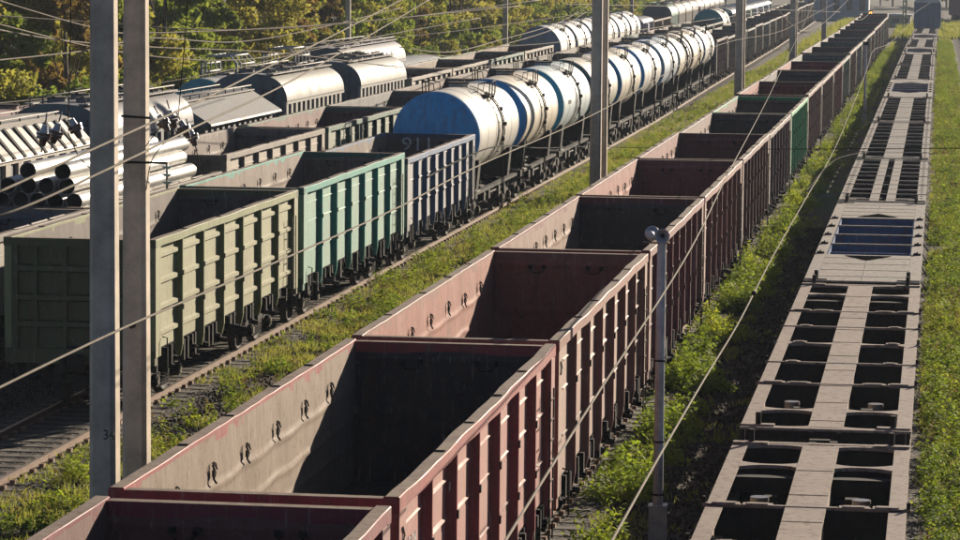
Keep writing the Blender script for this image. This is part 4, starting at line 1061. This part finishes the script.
def weeds(P, hgt, name, nl=46, ls=.05, mat='weed', spread=.22):
    k = len(P); n = nl; h = np.repeat(hgt, n); C = np.repeat(P, n, 0)
    t = rng.random(k*n)**.7; rad = spread*np.repeat(hgt, n)/.5*rng.random(k*n)**.5*(1.1-.55*t); a = rng.uniform(0, 6.28, k*n)
    C = C+np.c_[rad*np.cos(a), rad*np.sin(a), t*h+.03]
    s = ls*rng.uniform(.6, 1.5, k*n); b_ = rng.uniform(0, 6.28, k*n); tilt = rng.uniform(-.5, 1.0, k*n)
    u = np.c_[np.cos(b_)*np.cos(tilt), np.sin(b_)*np.cos(tilt), np.sin(tilt)*.8]; w = np.c_[-np.sin(b_), np.cos(b_), rng.normal(0, .35, k*n)]
    V = np.stack([C-u*s[:, None], C+w*s[:, None]*.5, C+u*s[:, None]*1.1-np.array([0, 0, .2])*s[:, None], C-w*s[:, None]*.5], 1)
    Fc = (np.arange(k*n)[:, None]*4+np.array([[0, 1, 2, 3]]))
    return mesh_np(name, V.reshape(-1, 3), Fc, mat)
def bushes(spots, name, per=420, ls=.05, mat='weed'):
    Cs = []; nn = []
    for (x, y, r_, h_) in spots:
        k = int(per*r_*h_/.35); q = rng.normal(0, 1, (k, 3)); q /= np.linalg.norm(q, axis=1)[:, None]; rad = rng.random(k)**.33
        lump = 1+.28*np.sin(q[:, 0]*5+x*9)+.22*np.sin(q[:, 1]*6+y*7)
        Cs.append(np.c_[x+q[:, 0]*rad*r_*lump, y+q[:, 1]*rad*r_*lump*1.15, GZ+np.abs(q[:, 2])*rad*h_*lump*.95])
    C = np.concatenate(Cs); n = len(C)
    s_ = ls*rng.uniform(.5, 1.5, n); b_ = rng.uniform(0, 6.28, n); tilt = rng.uniform(-.6, .9, n)
    u = np.c_[np.cos(b_)*np.cos(tilt), np.sin(b_)*np.cos(tilt), np.sin(tilt)]; w = np.c_[-np.sin(b_), np.cos(b_), rng.normal(0, .4, n)]
    V = np.stack([C-u*s_[:, None], C+w*s_[:, None]*.55, C+u*s_[:, None]*1.1, C-w*s_[:, None]*.55], 1)
    return mesh_np(name, V.reshape(-1, 3), np.arange(n)[:, None]*4+np.array([[0, 1, 2, 3]]), mat)
sp_ = []; Y = 37.
while Y < 330:
    far = Y > 110
    for k in range(2 if far else 3):
        if random.random() < (.75 if not far else .8) and math.sin(Y*1.9)+math.sin(Y*.83+1)+.6*math.sin(Y*.37) > -.1+(.6 if k else 0):
            x = -5.6+random.random()**1.3*(1.3 if far else 1.05); sp_.append((x, Y+random.uniform(-.5, .5), random.uniform(.22, .6)*(1.2 if far else 1), random.uniform(.3, .95)))
    Y += .62 if not far else 1.3
for k in range(190): sp_.append((random.uniform(-15.7, -13.0), 34+230*random.random()**1.2, random.uniform(.15, .4), random.uniform(.15, .45)))
for k in range(230): sp_.append((random.uniform(-.05, 1.65), 38+300*random.random()**1.25, random.uniform(.14, .42), random.uniform(.15, .6)))
tag(bushes(sp_, 'weeds', 520, .047), kind='stuff')
P = np.concatenate([scatter(-15.1, -13.0, 32, 110, 7, 21, .60, .8), scatter(-15.2, -10, 110, 400, 1.5, 21, .45, 1.), scatter(-.15, 1.7, 38, 120, 16, 23, .45, .8), scatter(-.1, 1.6, 120, 380, 6, 23, .4)])
tag(weeds(P, rng.uniform(.15, .5, len(P)), 'low_weeds', 55, .036), kind='stuff')
P = np.concatenate([scatter(-15.3, -13.2, 34, 100, 3, 31, .5, 1.0), scatter(-.1, 1.6, 40, 300, 6, 33, .52, 1.6)])
tag(weeds(P, rng.uniform(.2, .4, len(P)), 'dry_weeds', 26, .03, 'tree_brown', .16), kind='stuff')

def crown(seed, h, r, nleaf, ls, mat):
    q = np.random.default_rng(seed); nc = 34; C = []
    for i in range(nc):
        t = q.random(); z = h*(.12+.86*t); rr = r*(math.sin(math.pi*min(1, (.12+.86*t)*.85+.08)))**.6*q.uniform(.35, 1.1); a = q.uniform(0, 6.28)
        C.append((rr*math.cos(a), rr*math.sin(a), z, q.uniform(.35, .95)*r*.38))
    C = np.array(C); idx = q.integers(0, nc, nleaf); d = q.normal(0, 1, (nleaf, 3)); d /= np.linalg.norm(d, axis=1)[:, None]
    P = C[idx, :3]+d*(C[idx, 3]*q.random(nleaf)**.35)[:, None]*np.array([1, 1, .8])
    u = q.normal(0, 1, (nleaf, 3)); u /= np.linalg.norm(u, axis=1)[:, None]; w = np.cross(u, q.normal(0, 1, (nleaf, 3))); w /= np.linalg.norm(w, axis=1)[:, None]
    s = (ls*q.uniform(.5, 1.4, nleaf))[:, None]
    V = np.stack([P-u*s, P+w*s*.55, P+u*s, P-w*s*.55], 1)
    return V.reshape(-1, 3), np.arange(nleaf)[:, None]*4+np.array([[0, 1, 2, 3]]), C
def tree(seed, h, r, mat, name='tree', nleaf=5200, ls=.17):
    root = empty(name); V, Fc, C = crown(seed, h, r, nleaf, ls, mat); mesh_np('crown', V, Fc, mat, root)
    b = MB(); b.cyl((0, 0, -.2), (.1, 0, h*.45), .16, 'bark', r1=.09, seg=8); b.cyl((.1, 0, h*.45), (0, .1, h*.85), .09, 'bark', r1=.03, seg=6)
    for c in C[:9]: b.cyl((0.05, 0, c[2]*.45), (c[0], c[1], c[2]), .05, 'bark', r1=.015, seg=5)
    b.build('trunk', root); return root
TR = []
for i, (h, r, mt, lb) in enumerate([(11, 2.6, 'tree_green', 'green leafy tree in the wood beyond the wagons'), (9, 2.8, 'tree_yellow', 'yellowing tree in the wood beyond the wagons'), (10, 2.4, 'tree_brown', 'rusty brown autumn tree in the wood beyond the wagons'), (12, 3.0, 'tree_yellow', 'yellowing tree in the wood beyond the wagons'), (8, 2.6, 'tree_green', 'green leafy tree in the wood beyond the wagons'), (4.2, 2.2, 'tree_green', 'low green bush at the edge of the wood'), (3.6, 2.4, 'tree_yellow', 'low yellow-green bush at the edge of the wood')]):
    t = tree(40+i, h, r, mt, 'tree' if h > 5 else 'bush', 6500 if h > 5 else 3000); TR.append((t, lb, h)); 
index_kids(); used = set()
def place_tree(i, x, y, s):
    t, lb, h = TR[i]
    o = t if i not in used else copy_tree(t); used.add(i)
    o.location = (x, y, GZ); o.rotation_euler.z = random.uniform(0, 6.28); o.scale = (s*random.uniform(.9, 1.15), s*random.uniform(.9, 1.15), s)
    tag(o, lb, 'tree' if h > 5 else 'bush', lb.replace('tree', 'trees').replace('bush', 'bushes').replace('a ', ''))
Y = 128.
while Y < 640:
    xb = -34.5-(Y-128)*.024
    k = random.choices([0, 1, 2, 3, 4], [3, 3, 2.0 if Y < 300 else .7, 2.5, 2])[0]
    place_tree(k, xb-random.uniform(3.5, 6), Y, random.uniform(.8, 1.1))
    place_tree(random.choices([0, 1, 2, 3, 4], [3, 2, 2, 3, 2])[0], xb-random.uniform(8, 12), Y+random.uniform(0, 3), random.uniform(.95, 1.25))
    place_tree(random.choice([5, 6, 5]), xb-random.uniform(.5, 2.5), Y+random.uniform(0, 3), random.uniform(.6, 1.0))
    Y += 4.3+(Y-128)*.006
# a far line of trees closing the yard
for i in range(46):
    place_tree(random.choice([0, 1, 3, 4]), -75+i*3.6+random.uniform(-1, 1), 690+random.uniform(-12, 25), random.uniform(1.0, 1.5))

# ------------------------------------------------------------------ buildings and gantry in the distance
def shed(name, x0, x1, y0, y1, h, wm, lab, win=6):
    root = empty(name, ((x0+x1)/2, y0, GZ)); w = (x1-x0)/2; b = MB(); b.box(-w, w, 0, y1-y0, 0, h, wm); b.build('wall', root)
    b = MB(); b.prism([(-w-.3, h), (w+.3, h), (w+.3, h+.12), (0, h+.3), (-w-.3, h+.12)], -.3, y1-y0+.3, 'y', 'roof'); b.build('roof', root)
    for i in range(win):
        x = -w+(i+.5)*2*w/win; b = MB(); b.box(x-.5, x+.5, -.05, -.003, h*.35, h*.75, 'glass'); b.box(x-.58, x+.58, -.03, -.002, h*.33, h*.35, 'roof'); b.build('window', root)
    tag(root, lab, 'building'); return root
shed('yard_building', -22, -11.5, 520, 530, 4.6, 'wall', 'pale blue building behind the far end of the middle train', 5)
shed('yard_hut', -8.6, -4.2, 470, 475, 1.7, 'cream', 'small cream hut left of the tall blue-grey boxcar', 3)
root = empty('signal_gantry', (-4.9, 452, GZ)); 
for s in (-1, 1):
    b = MB()
    for dx, dy in ((-.2, -.2), (.2, -.2), (.2, .2), (-.2, .2)): b.path([(s*.0+dx+(0 if s < 0 else 0), dy+s*2.0, 0), (dx, dy+s*2.0, 9)], .06, 'greenp', 4)
    for k in range(12): z = k*.75; b.path([(-.2, s*2.0-.2, z), (.2, s*2.0-.2, z+.75)], .03, 'greenp', 4); b.path([(.2, s*2+.2, z), (-.2, s*2+.2, z+.75)], .03, 'greenp', 4)
    b.build('lattice_leg', root)
b = MB(); b.box(-.3, .3, -2.3, 2.3, 8.9, 9.3, 'greenp'); b.build('crossbeam', root); tag(root, 'green lattice mast left of the tall blue-grey boxcar', 'mast')
em = bpy.data.materials.new('orange_lamp'); em.use_nodes = True; em.node_tree.nodes['Principled BSDF'].inputs['Emission Color'].default_value = (1, .28, .03, 1); em.node_tree.nodes['Principled BSDF'].inputs['Emission Strength'].default_value = 5
M['lamp'] = em
p = at(870.5, 13, Y=362)
root = empty('signal_lamp', (p.x, p.y, GZ)); b = MB(); b.cyl((0, 0, 0), (0, 0, p.z-GZ+.4), .06, 'under', seg=8); b.build('post', root)
b = MB(); b.box(-.22, .22, -.02, .2, p.z-GZ-.3, p.z-GZ+.3, 'under'); b.build('housing', root)
b = MB(); b.cyl((0, -.03, p.z-GZ), (0, -.01, p.z-GZ), .16, 'lamp', seg=16); b.build('lens', root); tag(root, 'small orange glowing signal lamp at the far end of the middle train', 'signal lamp')

# ------------------------------------------------------------------ air
hz = MB(); hz.box(-1600, 1600, -320, 3100, GZ-1.2, 22, 'black'); ho = hz.build('haze'); tag(ho, kind='stuff')
hm = bpy.data.materials.new('haze'); hm.use_nodes = True; t_ = hm.node_tree
for n_ in list(t_.nodes):
    if n_.type == 'BSDF_PRINCIPLED': t_.nodes.remove(n_)
pv = t_.nodes.new('ShaderNodeVolumePrincipled'); pv.inputs['Color'].default_value = (.75, .85, 1, 1); pv.inputs['Density'].default_value = .0002; pv.inputs['Anisotropy'].default_value = 0
t_.links.new(pv.outputs[0], t_.nodes['Material Output'].inputs['Volume']); ho.data.materials.clear(); ho.data.materials.append(hm)
